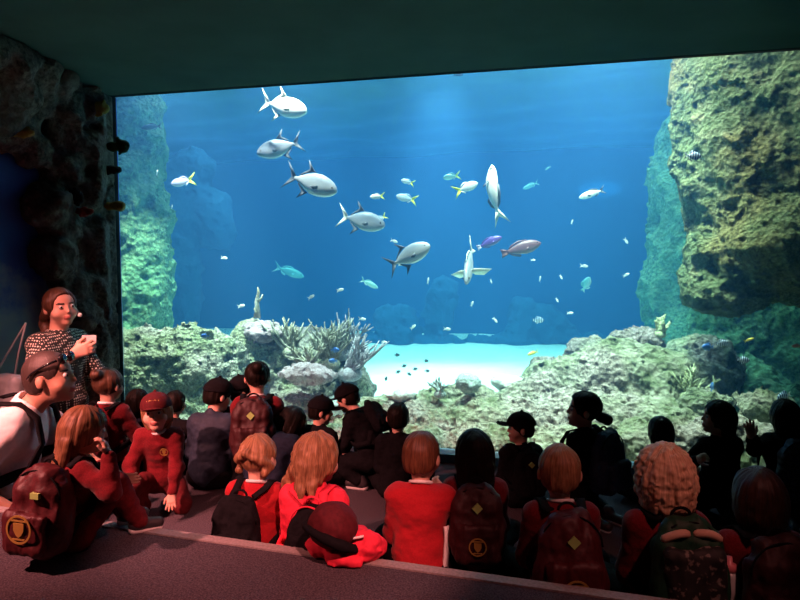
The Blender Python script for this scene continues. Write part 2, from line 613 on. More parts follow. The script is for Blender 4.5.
def water_mat():
    m = bpy.data.materials.new('water'); m.use_nodes = True
    nt = m.node_tree; nt.nodes.clear(); L = nt.links.new
    out = nt.nodes.new('ShaderNodeOutputMaterial')
    sc = nt.nodes.new('ShaderNodeVolumeScatter'); sc.inputs['Color'].default_value = (0.10, 0.40, 1.0, 1); sc.inputs['Density'].default_value = WATER[0]
    ab = nt.nodes.new('ShaderNodeVolumeAbsorption'); ab.inputs['Color'].default_value = (0.0, 0.78, 0.90, 1); ab.inputs['Density'].default_value = WATER[1]
    ad = nt.nodes.new('ShaderNodeAddShader'); L(sc.outputs[0], ad.inputs[0]); L(ab.outputs[0], ad.inputs[1])
    tr = nt.nodes.new('ShaderNodeBsdfTransparent')
    L(ad.outputs[0], out.inputs['Volume']); L(tr.outputs[0], out.inputs['Surface'])
    return m


WATER = (0.075, 0.20)
tag(MB().box((TX0 + 0.004, TY0, -0.09), (TX1 - 0.004, TY1 - 0.004, TW)).build('water', water_mat(), smooth=False), 'clear blue aquarium water filling the tank behind the window', 'water', kind='stuff')


def surface_mat():
    m, nt, b = nodes('water_surface')
    L = nt.links.new; nt.nodes.remove(b)
    out = nt.nodes['Material Output']
    tr = nt.nodes.new('ShaderNodeBsdfTransparent')
    gl = nt.nodes.new('ShaderNodeBsdfGlossy'); gl.inputs['Roughness'].default_value = 0.4; gl.inputs['Color'].default_value = (0.8, 0.95, 1, 1)
    lw = nt.nodes.new('ShaderNodeLayerWeight'); lw.inputs[0].default_value = 0.35
    mx = nt.nodes.new('ShaderNodeMixShader')
    L(lw.outputs['Facing'], mx.inputs[0]); L(tr.outputs[0], mx.inputs[1]); L(gl.outputs[0], mx.inputs[2])
    L(mx.outputs[0], out.inputs['Surface'])
    return m


# gently waved surface sheet
xs = np.arange(TX0 + 0.05, TX1 - 0.04, 0.12); ys = np.arange(TY0 + 0.01, TY1 - 0.03, 0.12)
X, Y = np.meshgrid(xs, ys, indexing='ij')
Z = TW + 0.03 + 0.018 * np.sin(X * 3.1 + 1.3 * np.sin(Y * 1.7)) + 0.014 * np.sin(Y * 6.3 + X * 1.1) + 0.01 * vnoise(X, Y, X * 0, 3)
V = np.stack([X, Y, Z], 2).reshape(-1, 3)
i, j = np.meshgrid(np.arange(len(xs) - 1), np.arange(len(ys) - 1), indexing='ij')
n = len(ys)
Q = np.stack([i * n + j, (i + 1) * n + j, (i + 1) * n + j + 1, i * n + j + 1], 2).reshape(-1, 4)
tag(link('water_surface', to_mesh('water_surface', V, Q), surface_mat()), 'rippled water surface over the aquarium tank', 'water', kind='stuff')

# white sand bed
xs = np.arange(TX0, TX1 + 0.01, 0.06); ys = np.arange(0.04, TY1 + 0.05, 0.06)
X, Y = np.meshgrid(xs, ys, indexing='ij')
Z = -0.02 + 0.05 * vnoise(X, Y, X * 0, 0.9) + 0.012 * vnoise(X, Y, X * 0, 6)
Z = np.where(Y < 0.3, np.minimum(Z, 0.02), Z)
V = np.stack([X, Y, Z], 2).reshape(-1, 3)
i, j = np.meshgrid(np.arange(len(xs) - 1), np.arange(len(ys) - 1), indexing='ij')
n = len(ys)
Q = np.stack([i * n + j, (i + 1) * n + j, (i + 1) * n + j + 1, i * n + j + 1], 2).reshape(-1, 4)
M_sand = cloth('sand', (0.80, 0.78, 0.70), (0.66, 0.64, 0.57), 0.95, 45, 0.4, 0.1)
tag(link('tank_floor', to_mesh('sand', V, Q), M_sand), kind='structure')


# ------------------------------------------------------------------ reef rock
DK = (0.022, 0.028, 0.02)
M_reefL = reef('reef_olive', [(0.05, 0.055, 0.035), (0.20, 0.22, 0.12), (0.38, 0.36, 0.27), (0.66, 0.60, 0.52), (0.24, 0.32, 0.15)], 7, 1.0, dist=0.035, zone=(0.45, 0.40, 0.34))
M_reefM = reef('reef_mauve', [(0.05, 0.045, 0.04), (0.20, 0.17, 0.13), (0.34, 0.28, 0.24), (0.60, 0.52, 0.46), (0.40, 0.28, 0.31)], 6, 0.9, dist=0.03, zone=(0.26, 0.28, 0.16))
M_reefR = reef('reef_cream', [(0.045, 0.055, 0.03), (0.19, 0.21, 0.11), (0.38, 0.35, 0.26), (0.62, 0.55, 0.44), (0.29, 0.33, 0.15)], 5, 1.0, dist=0.03, zone=(0.44, 0.34, 0.31))
M_wall = reef('reef_gold', [(0.03, 0.04, 0.022), (0.12, 0.16, 0.07), (0.20, 0.24, 0.12), (0.40, 0.36, 0.21), (0.16, 0.24, 0.10)], 6, 1.0, dist=0.05, zone=(0.27, 0.23, 0.09))
M_green = reef('reef_green', [(0.02, 0.05, 0.025), (0.06, 0.17, 0.08), (0.13, 0.30, 0.15), (0.30, 0.45, 0.24)], 4.5, 0.9, dist=0.04)
M_far = reef('reef_haze_blue', [(0.008, 0.045, 0.10), (0.012, 0.06, 0.13), (0.016, 0.075, 0.15), (0.025, 0.09, 0.16)], 3, 0.6)  # water haze painted into the far rock as dark blue


def crust(amp, f, octs, off=0.0, floor_z=-0.12, ymin=0.05):
    def fn(d, X, Y, Z):
        e = fbm(X, Y, Z, f, octs, off, 0.55)
        e = e + 0.7 * np.abs(vnoise(X, Y, Z, f * 2.3, off + 9)) + 0.5 * np.abs(vnoise(X, Y, Z, f * 5.3, off + 5)) + 0.35 * np.abs(vnoise(X, Y, Z, f * 9.7, off + 6))
        d = d + amp * (e - 0.25)
        d = np.maximum(d, floor_z - Z)
        return np.maximum(np.maximum(d, ymin + 0.03 - Y), Z - (TW - 0.03))
    return fn


def settle(o):
    """origin to the foot of the mesh"""
    me = o.data
    co = np.zeros(len(me.vertices) * 3, np.float32); me.vertices.foreach_get('co', co); co = co.reshape(-1, 3)
    lo, hi = co.min(0), co.max(0)
    c = np.array([(lo[0] + hi[0]) / 2, (lo[1] + hi[1]) / 2, lo[2]], np.float32)
    me.vertices.foreach_set('co', (co - c).ravel()); me.update()
    o.location = Vector(c.tolist()) + o.location
    return o


def E(px, py, d, rx, ry, rz, k=0.12):
    """ellipsoid lump seen at a pixel and depth; radii in metres"""
    return ell(at(px, py, d), (rx, ry, rz), k)


def rock(name, prims, h, mat, amp, f, octs, off, label, cat='rock'):
    o = sdf_obj(name, prims, h, mat, post=crust(amp, f, octs, off), pad=amp * 2.2 + 0.02, one=True)
    settle(o)
    return tag(o, label, cat)


rock('reef_rock', [E(150, 383, 5.55, 0.45, 0.35, 0.52), E(188, 382, 5.6, 0.42, 0.35, 0.52), E(222, 386, 5.65, 0.30, 0.30, 0.48), E(170, 440, 5.4, 0.55, 0.28, 0.35), E(215, 440, 5.4, 0.42, 0.25, 0.30), E(105, 380, 5.6, 0.4, 0.35, 0.55)],
     0.016, M_reefL, 0.055, 5, 5, 1, 'broad flat-topped olive reef rock at the left end of the tank floor')
rock('reef_rock', [E(262, 372, 5.9, 0.33, 0.30, 0.45), E(250, 345, 5.9, 0.20, 0.2, 0.22), E(278, 345, 5.95, 0.22, 0.22, 0.2), E(310, 385, 5.9, 0.38, 0.3, 0.38), E(345, 395, 5.85, 0.28, 0.28, 0.34), E(315, 350, 6.1, 0.28, 0.25, 0.2), E(290, 430, 5.5, 0.6, 0.25, 0.30)],
     0.016, M_reefM, 0.05, 5, 5, 2, 'mauve reef mound under the branching corals left of the sand')
rock('reef_rock', [E(395, 420, 5.15, 0.33, 0.25, 0.18), E(440, 425, 5.05, 0.33, 0.25, 0.2), E(485, 425, 4.95, 0.30, 0.25, 0.24), E(360, 425, 5.3, 0.26, 0.22, 0.2), E(470, 400, 5.15, 0.17, 0.15, 0.13), E(435, 400, 5.2, 0.16, 0.14, 0.1), E(520, 430, 4.9, 0.3, 0.22, 0.25)],
     0.014, M_reefR, 0.05, 6, 5, 3, 'low rubbly reef in front of the bright sand', 'rock')
rock('reef_rock', [E(560, 395, 5.3, 0.40, 0.32, 0.3), E(615, 385, 5.2, 0.45, 0.36, 0.40), E(660, 390, 5.05, 0.38, 0.35, 0.34), E(520, 410, 5.2, 0.25, 0.25, 0.22), E(590, 430, 4.75, 0.5, 0.25, 0.3), E(660, 435, 4.6, 0.4, 0.25, 0.28), E(700, 395, 5.0, 0.28, 0.28, 0.30), E(712, 372, 5.35, 0.26, 0.28, 0.30), E(690, 360, 5.5, 0.22, 0.25, 0.25)],
     0.013, M_reefR, 0.040, 5.5, 5, 4, 'big cream reef mound right of the bright sand')
for (px, py, d, r, nm) in [(588, 350, 5.5, 0.15, 'knobbly coral head on the left shoulder of the cream mound'), (634, 343, 5.35, 0.19, 'knobbly coral head crowning the cream mound'), (548, 365, 5.5, 0.12, 'small pale coral head beside the cream mound')]:
    o = rock('knobbly_coral', [E(px, py, d, r, r * 0.9, r * 0.65), E(px + 14, py - 2, d, r * 0.6, r * 0.6, r * 0.55), E(px - 12, py + 3, d, r * 0.6, r * 0.6, r * 0.5)], 0.012, M_reefM, 0.03, 11, 4, px, nm, 'coral')
# right-hand cliff with its overhanging shelves, dark hollow below
rock('reef_cliff', [E(800, 60, 4.75, 0.85, 0.6, 0.8, .3), E(744, 100, 4.95, 0.46, 0.5, 0.5, .3), E(790, 160, 4.75, 0.80, 0.55, 0.7, .3), E(758, 190, 4.85, 0.46, 0.5, 0.55, .3), E(765, 255, 4.6, 0.5, 0.42, 0.28, .15), E(722, 285, 4.75, 0.33, 0.33, 0.26, .12), E(800, 240, 4.5, 0.5, 0.45, 0.36, .2), E(850, 160, 4.7, 0.8, 0.65, 1.2, .3), E(708, 258, 4.9, 0.16, 0.3, 0.24, .15), E(870, 60, 4.5, 0.9, 0.7, 0.8, .3), E(716, 75, 5.05, 0.30, 0.4, 0.35, .2)],
     0.017, M_wall, 0.045, 5.0, 6, 5, 'tall golden reef cliff with overhanging shelves on the right side')
rock('reef_cliff', [E(700, 390, 6.2, 0.5, 0.4, 0.5, .2), E(745, 400, 5.6, 0.4, 0.35, 0.40, .2), E(790, 420, 5.0, 0.45, 0.3, 0.32, .2), E(740, 330, 6.2, 0.5, 0.3, 0.7, .2), E(830, 340, 6.0, 0.7, 0.4, 1.0, .2), E(755, 430, 4.8, 0.35, 0.25, 0.22, .1), E(700, 425, 4.8, 0.3, 0.25, 0.22, .1)],
     0.02, M_green, 0.06, 4, 5, 6, 'green rock bank in the hollow below the golden cliff')
rock('reef_cliff', [E(696, 180, 7.3, 0.55, 0.5, 0.8, .2), E(684, 290, 7.2, 0.5, 0.4, 0.8, .2), E(715, 240, 7.0, 0.6, 0.5, 0.9, .2), E(682, 235, 7.4, 0.35, 0.4, 0.4, .2), E(700, 350, 6.9, 0.5, 0.4, 0.5, .2), E(718, 120, 7.2, 0.45, 0.5, 0.6, .2)],
     0.03, M_green, 0.08, 2.8, 5, 7, 'hazy green rock face standing behind the golden cliff')
# left-hand pillar in the tank
rock('reef_stack', [E(137, 130, 6.6, 0.3, 0.4, 0.7, .2), E(133, 210, 6.5, 0.34, 0.4, 0.6, .2), E(142, 280, 6.4, 0.28, 0.35, 0.6, .2), E(130, 320, 6.3, 0.4, 0.4, 0.6, .2), E(100, 230, 6.6, 0.5, 0.5, 1.5, .2), E(141, 240, 6.5, 0.26, 0.3, 0.5, .2)],
     0.022, M_green, 0.06, 4, 5, 8, 'tall green rock pillar at the left end of the tank')
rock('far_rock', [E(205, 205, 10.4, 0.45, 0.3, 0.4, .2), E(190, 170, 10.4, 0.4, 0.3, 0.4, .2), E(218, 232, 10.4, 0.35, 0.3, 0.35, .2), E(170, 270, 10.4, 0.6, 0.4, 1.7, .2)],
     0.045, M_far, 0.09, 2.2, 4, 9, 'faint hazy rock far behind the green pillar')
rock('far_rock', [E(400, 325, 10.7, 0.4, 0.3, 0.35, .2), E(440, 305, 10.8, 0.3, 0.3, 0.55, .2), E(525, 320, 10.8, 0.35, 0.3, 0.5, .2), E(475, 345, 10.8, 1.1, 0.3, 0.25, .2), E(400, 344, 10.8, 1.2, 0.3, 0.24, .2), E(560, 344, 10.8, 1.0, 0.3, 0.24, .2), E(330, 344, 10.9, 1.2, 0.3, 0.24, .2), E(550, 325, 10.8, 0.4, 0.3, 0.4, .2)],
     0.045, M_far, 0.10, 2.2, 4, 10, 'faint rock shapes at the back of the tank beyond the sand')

rock('reef_rubble', [E(x, y, d, rx, 0.22, rz) for x, y, d, rx, rz in [(125, 440, 5.05, .3, .2), (165, 445, 5.0, .3, .22), (210, 448, 4.9, .3, .2), (250, 450, 4.85, .28, .22), (290, 450, 4.8, .28, .25), (330, 452, 4.75, .26, .2), (360, 455, 4.7, .22, .16)]],
     0.014, M_reefL, 0.05, 6, 5, 12, 'olive rubble ridge along the foot of the glass at left')
rock('reef_rubble', [E(x, y, d, rx, 0.2, rz) for x, y, d, rx, rz in [(400, 450, 4.6, .26, .16), (440, 452, 4.55, .26, .18), (480, 452, 4.5, .24, .2), (520, 455, 4.45, .26, .2), (560, 455, 4.4, .26, .2), (600, 455, 4.35, .26, .22), (640, 455, 4.3, .26, .24)]],
     0.013, M_reefR, 0.05, 6, 5, 13, 'cream rubble ridge along the foot of the glass in the middle')
rock('reef_rubble', [E(x, y, d, rx, 0.2, rz) for x, y, d, rx, rz in [(690, 455, 4.2, .26, .25), (730, 455, 4.15, .26, .25), (770, 455, 4.1, .26, .25), (815, 455, 4.05, .26, .25)]],
     0.014, M_reefR, 0.05, 6, 5, 14, 'cream rubble ridge along the foot of the glass at right')
# ================================================================== people
def skin_mat(name, c):
    m = cloth(name, c, tuple(x * 0.93 for x in c), 0.55, 30, 0.03, 0.35)
    b = m.node_tree.nodes['Principled BSDF']
    b.inputs['Subsurface Weight'].default_value = 0.06
    b.inputs['Subsurface Radius'].default_value = (0.01, 0.004, 0.002)
    return m


def hair_mat(name, c1, c2):
    m, nt, b = nodes(name)
    L = nt.links.new
    tc = nt.nodes.new('ShaderNodeTexCoord')
    sx = nt.nodes.new('ShaderNodeSeparateXYZ'); L(tc.outputs['Object'], sx.inputs[0])
    at2 = nt.nodes.new('ShaderNodeMath'); at2.operation = 'ARCTAN2'
    ad = nt.nodes.new('ShaderNodeMath'); ad.operation = 'ADD'; ad.inputs[1].default_value = 0.02
    L(sx.outputs['Y'], ad.inputs[0]); L(sx.outputs['X'], at2.inputs[0]); L(ad.outputs[0], at2.inputs[1])
    m1 = nt.nodes.new('ShaderNodeMath'); m1.operation = 'MULTIPLY'; m1.inputs[1].default_value = 9; L(at2.outputs[0], m1.inputs[0])
    m2 = nt.nodes.new('ShaderNodeMath'); m2.operation = 'MULTIPLY'; m2.inputs[1].default_value = 7; L(sx.outputs['Z'], m2.inputs[0])
    cb = nt.nodes.new('ShaderNodeCombineXYZ'); L(m1.outputs[0], cb.inputs[0]); L(m2.outputs[0], cb.inputs[1])
    n = nt.nodes.new('ShaderNodeTexNoise'); n.inputs['Scale'].default_value = 1.6; n.inputs['Detail'].default_value = 5; n.inputs['Roughness'].default_value = 0.65
    L(cb.outputs[0], n.inputs['Vector'])
    r = nt.nodes.new('ShaderNodeValToRGB'); r.color_ramp.elements[0].position = 0.36; r.color_ramp.elements[1].position = 0.66
    r.color_ramp.elements[0].color = (*c2, 1); r.color_ramp.elements[1].color = (*c1, 1)
    L(n.outputs['Fac'], r.inputs['Fac']); L(r.outputs['Color'], b.inputs['Base Color'])
    bp = nt.nodes.new('ShaderNodeBump'); bp.inputs['Strength'].default_value = 0.5; bp.inputs['Distance'].default_value = 0.004
    L(n.outputs['Fac'], bp.inputs['Height']); L(bp.outputs['Normal'], b.inputs['Normal'])
    b.inputs['Roughness'].default_value = 0.5; b.inputs['Specular IOR Level'].default_value = 0.12 if c1[0] < 0.05 else 0.35
    return m


M_skin = skin_mat('skin', (0.62, 0.36, 0.27))
M_skin2 = skin_mat('skin_tanned', (0.48, 0.26, 0.18))
M_lips = plain('lips', (0.48, 0.16, 0.14), 0.45)
M_brow = plain('eyebrow', (0.06, 0.04, 0.03), 0.8)
M_eye = plain('eye_white', (0.55, 0.53, 0.50), 0.4)
M_iris = plain('iris', (0.03, 0.02, 0.015), 0.15)
H_black = hair_mat('hair_black', (0.012, 0.008, 0.006), (0.005, 0.004, 0.0035))
H_brown = hair_mat('hair_brown', (0.11, 0.05, 0.025), (0.03, 0.014, 0.008))
H_chest = hair_mat('hair_chestnut', (0.20, 0.085, 0.04), (0.06, 0.022, 0.012))
H_blond = hair_mat('hair_blond', (0.62, 0.40, 0.20), (0.24, 0.12, 0.06))
H_light = hair_mat('hair_light_brown', (0.40, 0.22, 0.11), (0.14, 0.065, 0.03))
H_dark = hair_mat('hair_dark_brown', (0.05, 0.022, 0.014), (0.016, 0.008, 0.006))
H_mid = hair_mat('hair_mid_brown', (0.27, 0.13, 0.06), (0.07, 0.03, 0.015))
H_shaven = hair_mat('hair_shaven', (0.05, 0.035, 0.03), (0.03, 0.02, 0.018))
H_flax = hair_mat('hair_flaxen', (0.85, 0.62, 0.40), (0.42, 0.25, 0.14))
C_maroon = cloth('jumper_maroon', (0.15, 0.010, 0.015), (0.11, 0.007, 0.011), 0.9, 140, 0.3, 0.1, 0.1)
C_red = cloth('polo_red', (0.36, 0.012, 0.02), (0.30, 0.010, 0.016), 0.85, 140, 0.25, 0.15, 0.1)
C_pink = cloth('jacket_rose', (0.80, 0.035, 0.075), (0.66, 0.028, 0.06), 0.75, 60, 0.2, 0.2)
C_wine = cloth('pack_maroon', (0.075, 0.008, 0.012), (0.05, 0.005, 0.008), 0.55, 70, 0.3, 0.4)
C_black = cloth('cloth_black', (0.009, 0.009, 0.011), None, 0.9, 70, 0.25, 0.06)
C_navy = cloth('cloth_navy', (0.012, 0.018, 0.035), None, 0.85, 70, 0.25, 0.1)
C_white = cloth('cloth_white', (0.78, 0.76, 0.76), (0.7, 0.68, 0.69), 0.85, 80, 0.2, 0.2)
C_slate = cloth('jacket_slate', (0.022, 0.036, 0.062), None, 0.7, 50, 0.25, 0.25)
M_gold = plain('gold_print', (0.34, 0.22, 0.05), 0.45, 0.5)
M_patch = plain('reflective_patch', (0.40, 0.62, 0.18), 0.35, 0.6)
M_shoe = plain('shoe_dark', (0.03, 0.025, 0.03), 0.5)
M_sole = plain('shoe_sole', (0.75, 0.72, 0.72), 0.6)


def polka():
    m, nt, b = nodes('polka_dots'); L = nt.links.new
    tc = nt.nodes.new('ShaderNodeTexCoord')
    vo = nt.nodes.new('ShaderNodeTexVoronoi'); vo.inputs['Scale'].default_value = 88; vo.inputs['Randomness'].default_value = 0.15
    L(tc.outputs['Object'], vo.inputs['Vector'])
    r = nt.nodes.new('ShaderNodeValToRGB'); r.color_ramp.interpolation = 'CONSTANT'
    r.color_ramp.elements[0].color = (0.62, 0.6, 0.52, 1); r.color_ramp.elements[1].position = 0.34; r.color_ramp.elements[1].color = (0.018, 0.02, 0.018, 1)
    L(vo.outputs['Distance'], r.inputs['Fac']); L(r.outputs['Color'], b.inputs['Base Color'])
    b.inputs['Roughness'].default_value = 0.8
    return m


C_polka = polka()


def rot(ax, a):
    return np.array(Matrix.Rotation(a, 3, ax))


def nrm(v):
    v = np.asarray(v, float)
    return v / (np.linalg.norm(v) + 1e-9)


def ik(a, t, l1, l2, pole):
    a = np.asarray(a, float); t = np.asarray(t, float)
    d = t - a; D = np.linalg.norm(d); u = d / (D + 1e-9)
    D = min(max(D, abs(l1 - l2) + 0.02), 0.995 * (l1 + l2))
    x = (l1 * l1 - l2 * l2 + D * D) / (2 * D); h = math.sqrt(max(l1 * l1 - x * x, 0))
    p = nrm(np.asarray(pole, float) - u * (np.asarray(pole, float) @ u))
    return a + u * x + p * h, a + u * D


def hand_prims(w, d, n, side, curl=0.5, spread=0.12, s=1.0):
    """palm, four unequal bent fingers and a thumb from the side of the palm. w wrist, d pointing, n palm normal"""
    d = nrm(d); n = nrm(np.asarray(n, float) - d * (np.asarray(n, float) @ d)); c = np.cross(d, n) * side   # c: towards the thumb
    P = []
    lens = [0.043, 0.049, 0.045, 0.035]
    for i, ln in enumerate(lens):
        o = (0.0185 - 0.0125 * i) * s
        base = w + d * (0.056 - 0.003 * abs(i - 1)) * s + c * o
        P.append(cap(w + c * o * 0.55 + d * 0.006 * s, base, 0.0125 * s, 0.0095 * s, 0.012 * s))
        q = base; a = 0.25 * curl + 0.05
        fd0 = nrm(d + c * spread * (1.2 - i * 0.8))
        for seg, f in enumerate((0.45, 0.32, 0.26)):
            a += curl * (0.25 if seg == 0 else 0.75)
            fd = fd0 * math.cos(a) + n * math.sin(a)
            e = q + fd * ln * f * s
            P.append(cap(q, e, (0.0074 - 0.0006 * seg) * s, (0.0070 - 0.0007 * seg) * s, 0.003 * s))
            q = e
    b0 = w + d * 0.014 * s + c * 0.014 * s
    b1 = b0 + nrm(d * 0.6 + c * 0.75 + n * 0.3) * 0.030 * s
    b2 = b1 + nrm(d * 0.9 + c * 0.30 + n * (0.25 + curl * 0.3)) * 0.026 * s
    P += [cap(b0, b1, 0.0125 * s, 0.009 * s, 0.010 * s), cap(b1, b2, 0.0085 * s, 0.0068 * s, 0.004 * s)]
    return P


LEGS = {  # hip height, ankle targets for the right leg (mirrored), pole, toe direction
    'cross': (0.085, (-0.06, 0.20, 0.055), (1, 0.55, 0.12), (-0.8, 0.5, -0.1)),
    'hug': (0.085, (0.075, 0.30, 0.055), (0.12, 0.1, 1), (0.15, 1, -0.15)),
    'kneelsit': (0.205, (0.075, -0.13, 0.05), (0.25, 1, -0.25), (0, -1, -0.1)),
    'kneelup': (0.345, (0.075, -0.22, 0.05), (0.0, 1, 0.0), (0, -1, -0.1)),
    'squat': (0.20, (0.10, 0.05, 0.055), (0.35, 1, 0.6), (0.2, 1, -0.1)),
    'legs_out': (0.085, (0.09, 0.50, 0.05), (0.1, 0.1, 1), (0.1, 0.7, 0.5)),
}
ARMS = {
    'lap': ((0.05, 0.18, 0.16), (0.55, -0.6, -0.8), 0.5),
    'knees': ((0.07, 0.24, 0.24), (1, -0.3, -0.5), 0.6),
    'floor': ((0.20, 0.10, 0.07), (0.6, -1, 0.2), 0.15),
    'chin': ((0.05, 0.16, 0.43), (0.8, 0.2, -1), 0.9),
}
PEOPLE = {}


def hair_build(root, style, mat, Rh, Hc, hs, seed):
    S = hs
    P = [ell((0, -0.008 * S, 0.024 * S), (0.083 * S, 0.098 * S, 0.089 * S), 0.01)]
    lump, fine = 0.0025, 0.0035
    fr = (0.078, 0.088, 0.118) if style in ('bun', 'lowbun', 'braids', 'pony', 'shaven') else (0.075, 0.078, 0.106)
    face = [sub(ell((0, 0.105 * S, -0.045 * S), (fr[0] * S, fr[1] * S, fr[2] * S), 0.012)),
            sub(rbox((0, 0.07 * S, -0.12 * S), (0.2, 0.085 * S, 0.06 * S), 0.02, 0.02))]
    low = []
    if style in ('short', 'pony', 'bun', 'lowbun', 'braids', 'shaven'):
        low = [sub(rbox((0, 0, -0.128 * S), (0.3, 0.3, 0.075 * S), 0.02, 0.012, rot('X', 0.22).T))]
        low += [sub(ell((sx * 0.088 * S, 0.0, -0.022 * S), (0.02 * S, 0.026 * S, 0.032 * S), 0.01)) for sx in (-1, 1)]
    if style == 'short':
        P = [ell((0, -0.009 * S, 0.023 * S), (0.0795 * S, 0.0945 * S, 0.087 * S), 0.01), ell((0, -0.038 * S, -0.02 * S), (0.069 * S, 0.060 * S, 0.06 * S), 0.02)]
    if style == 'shaven':
        P = [ell((0, -0.010 * S, 0.021 * S), (0.0765 * S, 0.0915 * S, 0.0845 * S), 0.01)]; lump, fine = 0.0005, 0.0006
        P.append(ell((0, -0.04 * S, -0.02 * S), (0.066 * S, 0.055 * S, 0.06 * S), 0.02))
    if style in ('bob', 'long', 'curly', 'hooded'):
        P.append(ell((0, -0.028 * S, -0.03 * S), (0.090 * S, 0.085 * S, 0.105 * S), 0.03))
    if style == 'curly':
        P[0] = ell((0, -0.008 * S, 0.024 * S), (0.096 * S, 0.106 * S, 0.098 * S), 0.01)
        P[1] = ell((0, -0.028 * S, -0.035 * S), (0.10 * S, 0.092 * S, 0.11 * S), 0.03); lump, fine = 0.007, 0.006
    if style == 'long':
        for x in (-0.045, 0.0, 0.045):
            P.append(cap((x * S, -0.06 * S, -0.05 * S), (x * 1.25 * S, -0.085 * S, -0.215 * S - abs(x) * -0.6 * S), 0.042 * S, 0.026 * S, 0.02))
    tail = []
    if style == 'pony':
        tail = [((0, -0.095, 0.035), (0, -0.135, 0.03), .02, .028), ((0, -0.135, 0.03), (0, -0.15, -0.05), .028, .03), ((0, -0.15, -0.05), (0, -0.135, -0.14), .03, .01)]
    if style == 'messy':
        P.append(ell((0, -0.028 * S, -0.025 * S), (0.089 * S, 0.084 * S, 0.10 * S), 0.03)); lump, fine = 0.007, 0.006
        tail = [((-0.05, -0.06, -0.04), (-0.10, -0.06, -0.11), .035, .030), ((-0.10, -0.06, -0.11), (-0.13, -0.05, -0.19), .03, .012),
                ((0.05, -0.06, -0.05), (0.075, -0.08, -0.13), .03, .012), ((0.0, -0.075, -0.05), (0.03, -0.10, -0.14), .035, .014)]
    if style == 'bun': tail = [((0, -0.085, 0.075), (0, -0.10, 0.085), .036, .036)]
    if style == 'parted':
        P[0] = ell((0, -0.009 * S, 0.023 * S), (0.0805 * S, 0.0955 * S, 0.0875 * S), 0.01)
        face[0] = sub(ell((0, 0.108 * S, -0.030 * S), (0.080 * S, 0.092 * S, 0.118 * S), 0.012))
        low = [sub(rbox((0, 0, -0.150 * S), (0.3, 0.3, 0.075 * S), 0.02, 0.012)), sub(cap((0, 0.08 * S, 0.108 * S), (0, -0.02 * S, 0.120 * S), 0.006, 0.006, 0.006))]
        for sx in (-1, 1): tail.append(((sx * 0.062, 0.01, 0.03), (sx * 0.066, -0.06, -0.05), .022, .024))
        tail += [((0.0, -0.09, -0.04), (0.05, -0.085, -0.09), .03, .034), ((0.05, -0.085, -0.09), (0.075, -0.03, -0.17), .034, .028), ((0.075, -0.03, -0.17), (0.075, -0.01, -0.25), .028, .010)]
    if style == 'lowbun': tail = [((0.01, -0.10, -0.035), (0.02, -0.14, -0.05), .03, .034)]
    if style == 'braids':
        lump, fine = 0.004, 0.005
        for sx in (-1, 1):
            for q in range(5):
                a = R(60 + 26 * q)
                tail.append(((sx * 0.078 * math.sin(a), -0.094 * 1.0 * abs(math.cos(a)) - 0.01, -0.05 + 0.02 * q), (sx * 0.078 * math.sin(a + .3), -0.1 * abs(math.cos(a + .3)) - 0.01, -0.035 + 0.02 * q), .018, .019))
    P += face + low
    for a, b, ra, rb in tail:
        P.append(cap(np.array(a) * S, np.array(b) * S, ra * S, rb * S, 0.012))

    def post(d, X, Y, Z):
        az = np.arctan2(X, Y + 0.02)
        e = fine * vnoise(az * 7, Z * 9, X * 0, 1.0, seed) + 0.5 * fine * vnoise(az * 17, Z * 14, X * 0, 1.0, seed + 3)
        return d + e + lump * fbm(X, Y, Z, 28 if style != 'curly' else 62, 2, seed)
    o = sdf_obj('hair', P, 0.0045 * max(1, S), mat, root, post)
    o.matrix_local = Matrix.Translation(Vector(Hc)) @ Matrix(Rh.tolist()).to_4x4()
    return o


def cap_build(root, kind, mat, Rh, Hc, S, name='cap'):
    P = [ell((0, -0.006 * S, 0.028 * S), (0.091 * S, 0.105 * S, 0.092 * S), 0.01), sub(rbox((0, 0, -0.09 * S), (0.3, 0.3, 0.115 * S), 0.003, 0.006))]
    if kind == 'cap':
        P += [ell((0, 0.125 * S, 0.030 * S), (0.064 * S, 0.062 * S, 0.007 * S), 0.008, rot('X', 0.18).T), ell((0, -0.006 * S, 0.122 * S), (0.011, 0.011, 0.007), 0.004)]
    else:
        P += [ell((0, 0.0, 0.018 * S), (0.142 * S, 0.158 * S, 0.013 * S), 0.03)]

    def post(d, X, Y, Z):
        return d + 0.004 * vnoise(X, Y, Z, 18, 2)
    o = sdf_obj(name, P, 0.0045 * max(1, S), mat, root, post)
    o.matrix_local = Matrix.Translation(Vector(Hc)) @ Matrix(Rh.tolist()).to_4x4()
    if kind == 'cap':
        b = MB().ball((0, -0.006 * S, 0.128 * S), (0.009, 0.009, 0.006)).build('button', mat, o)
    return o


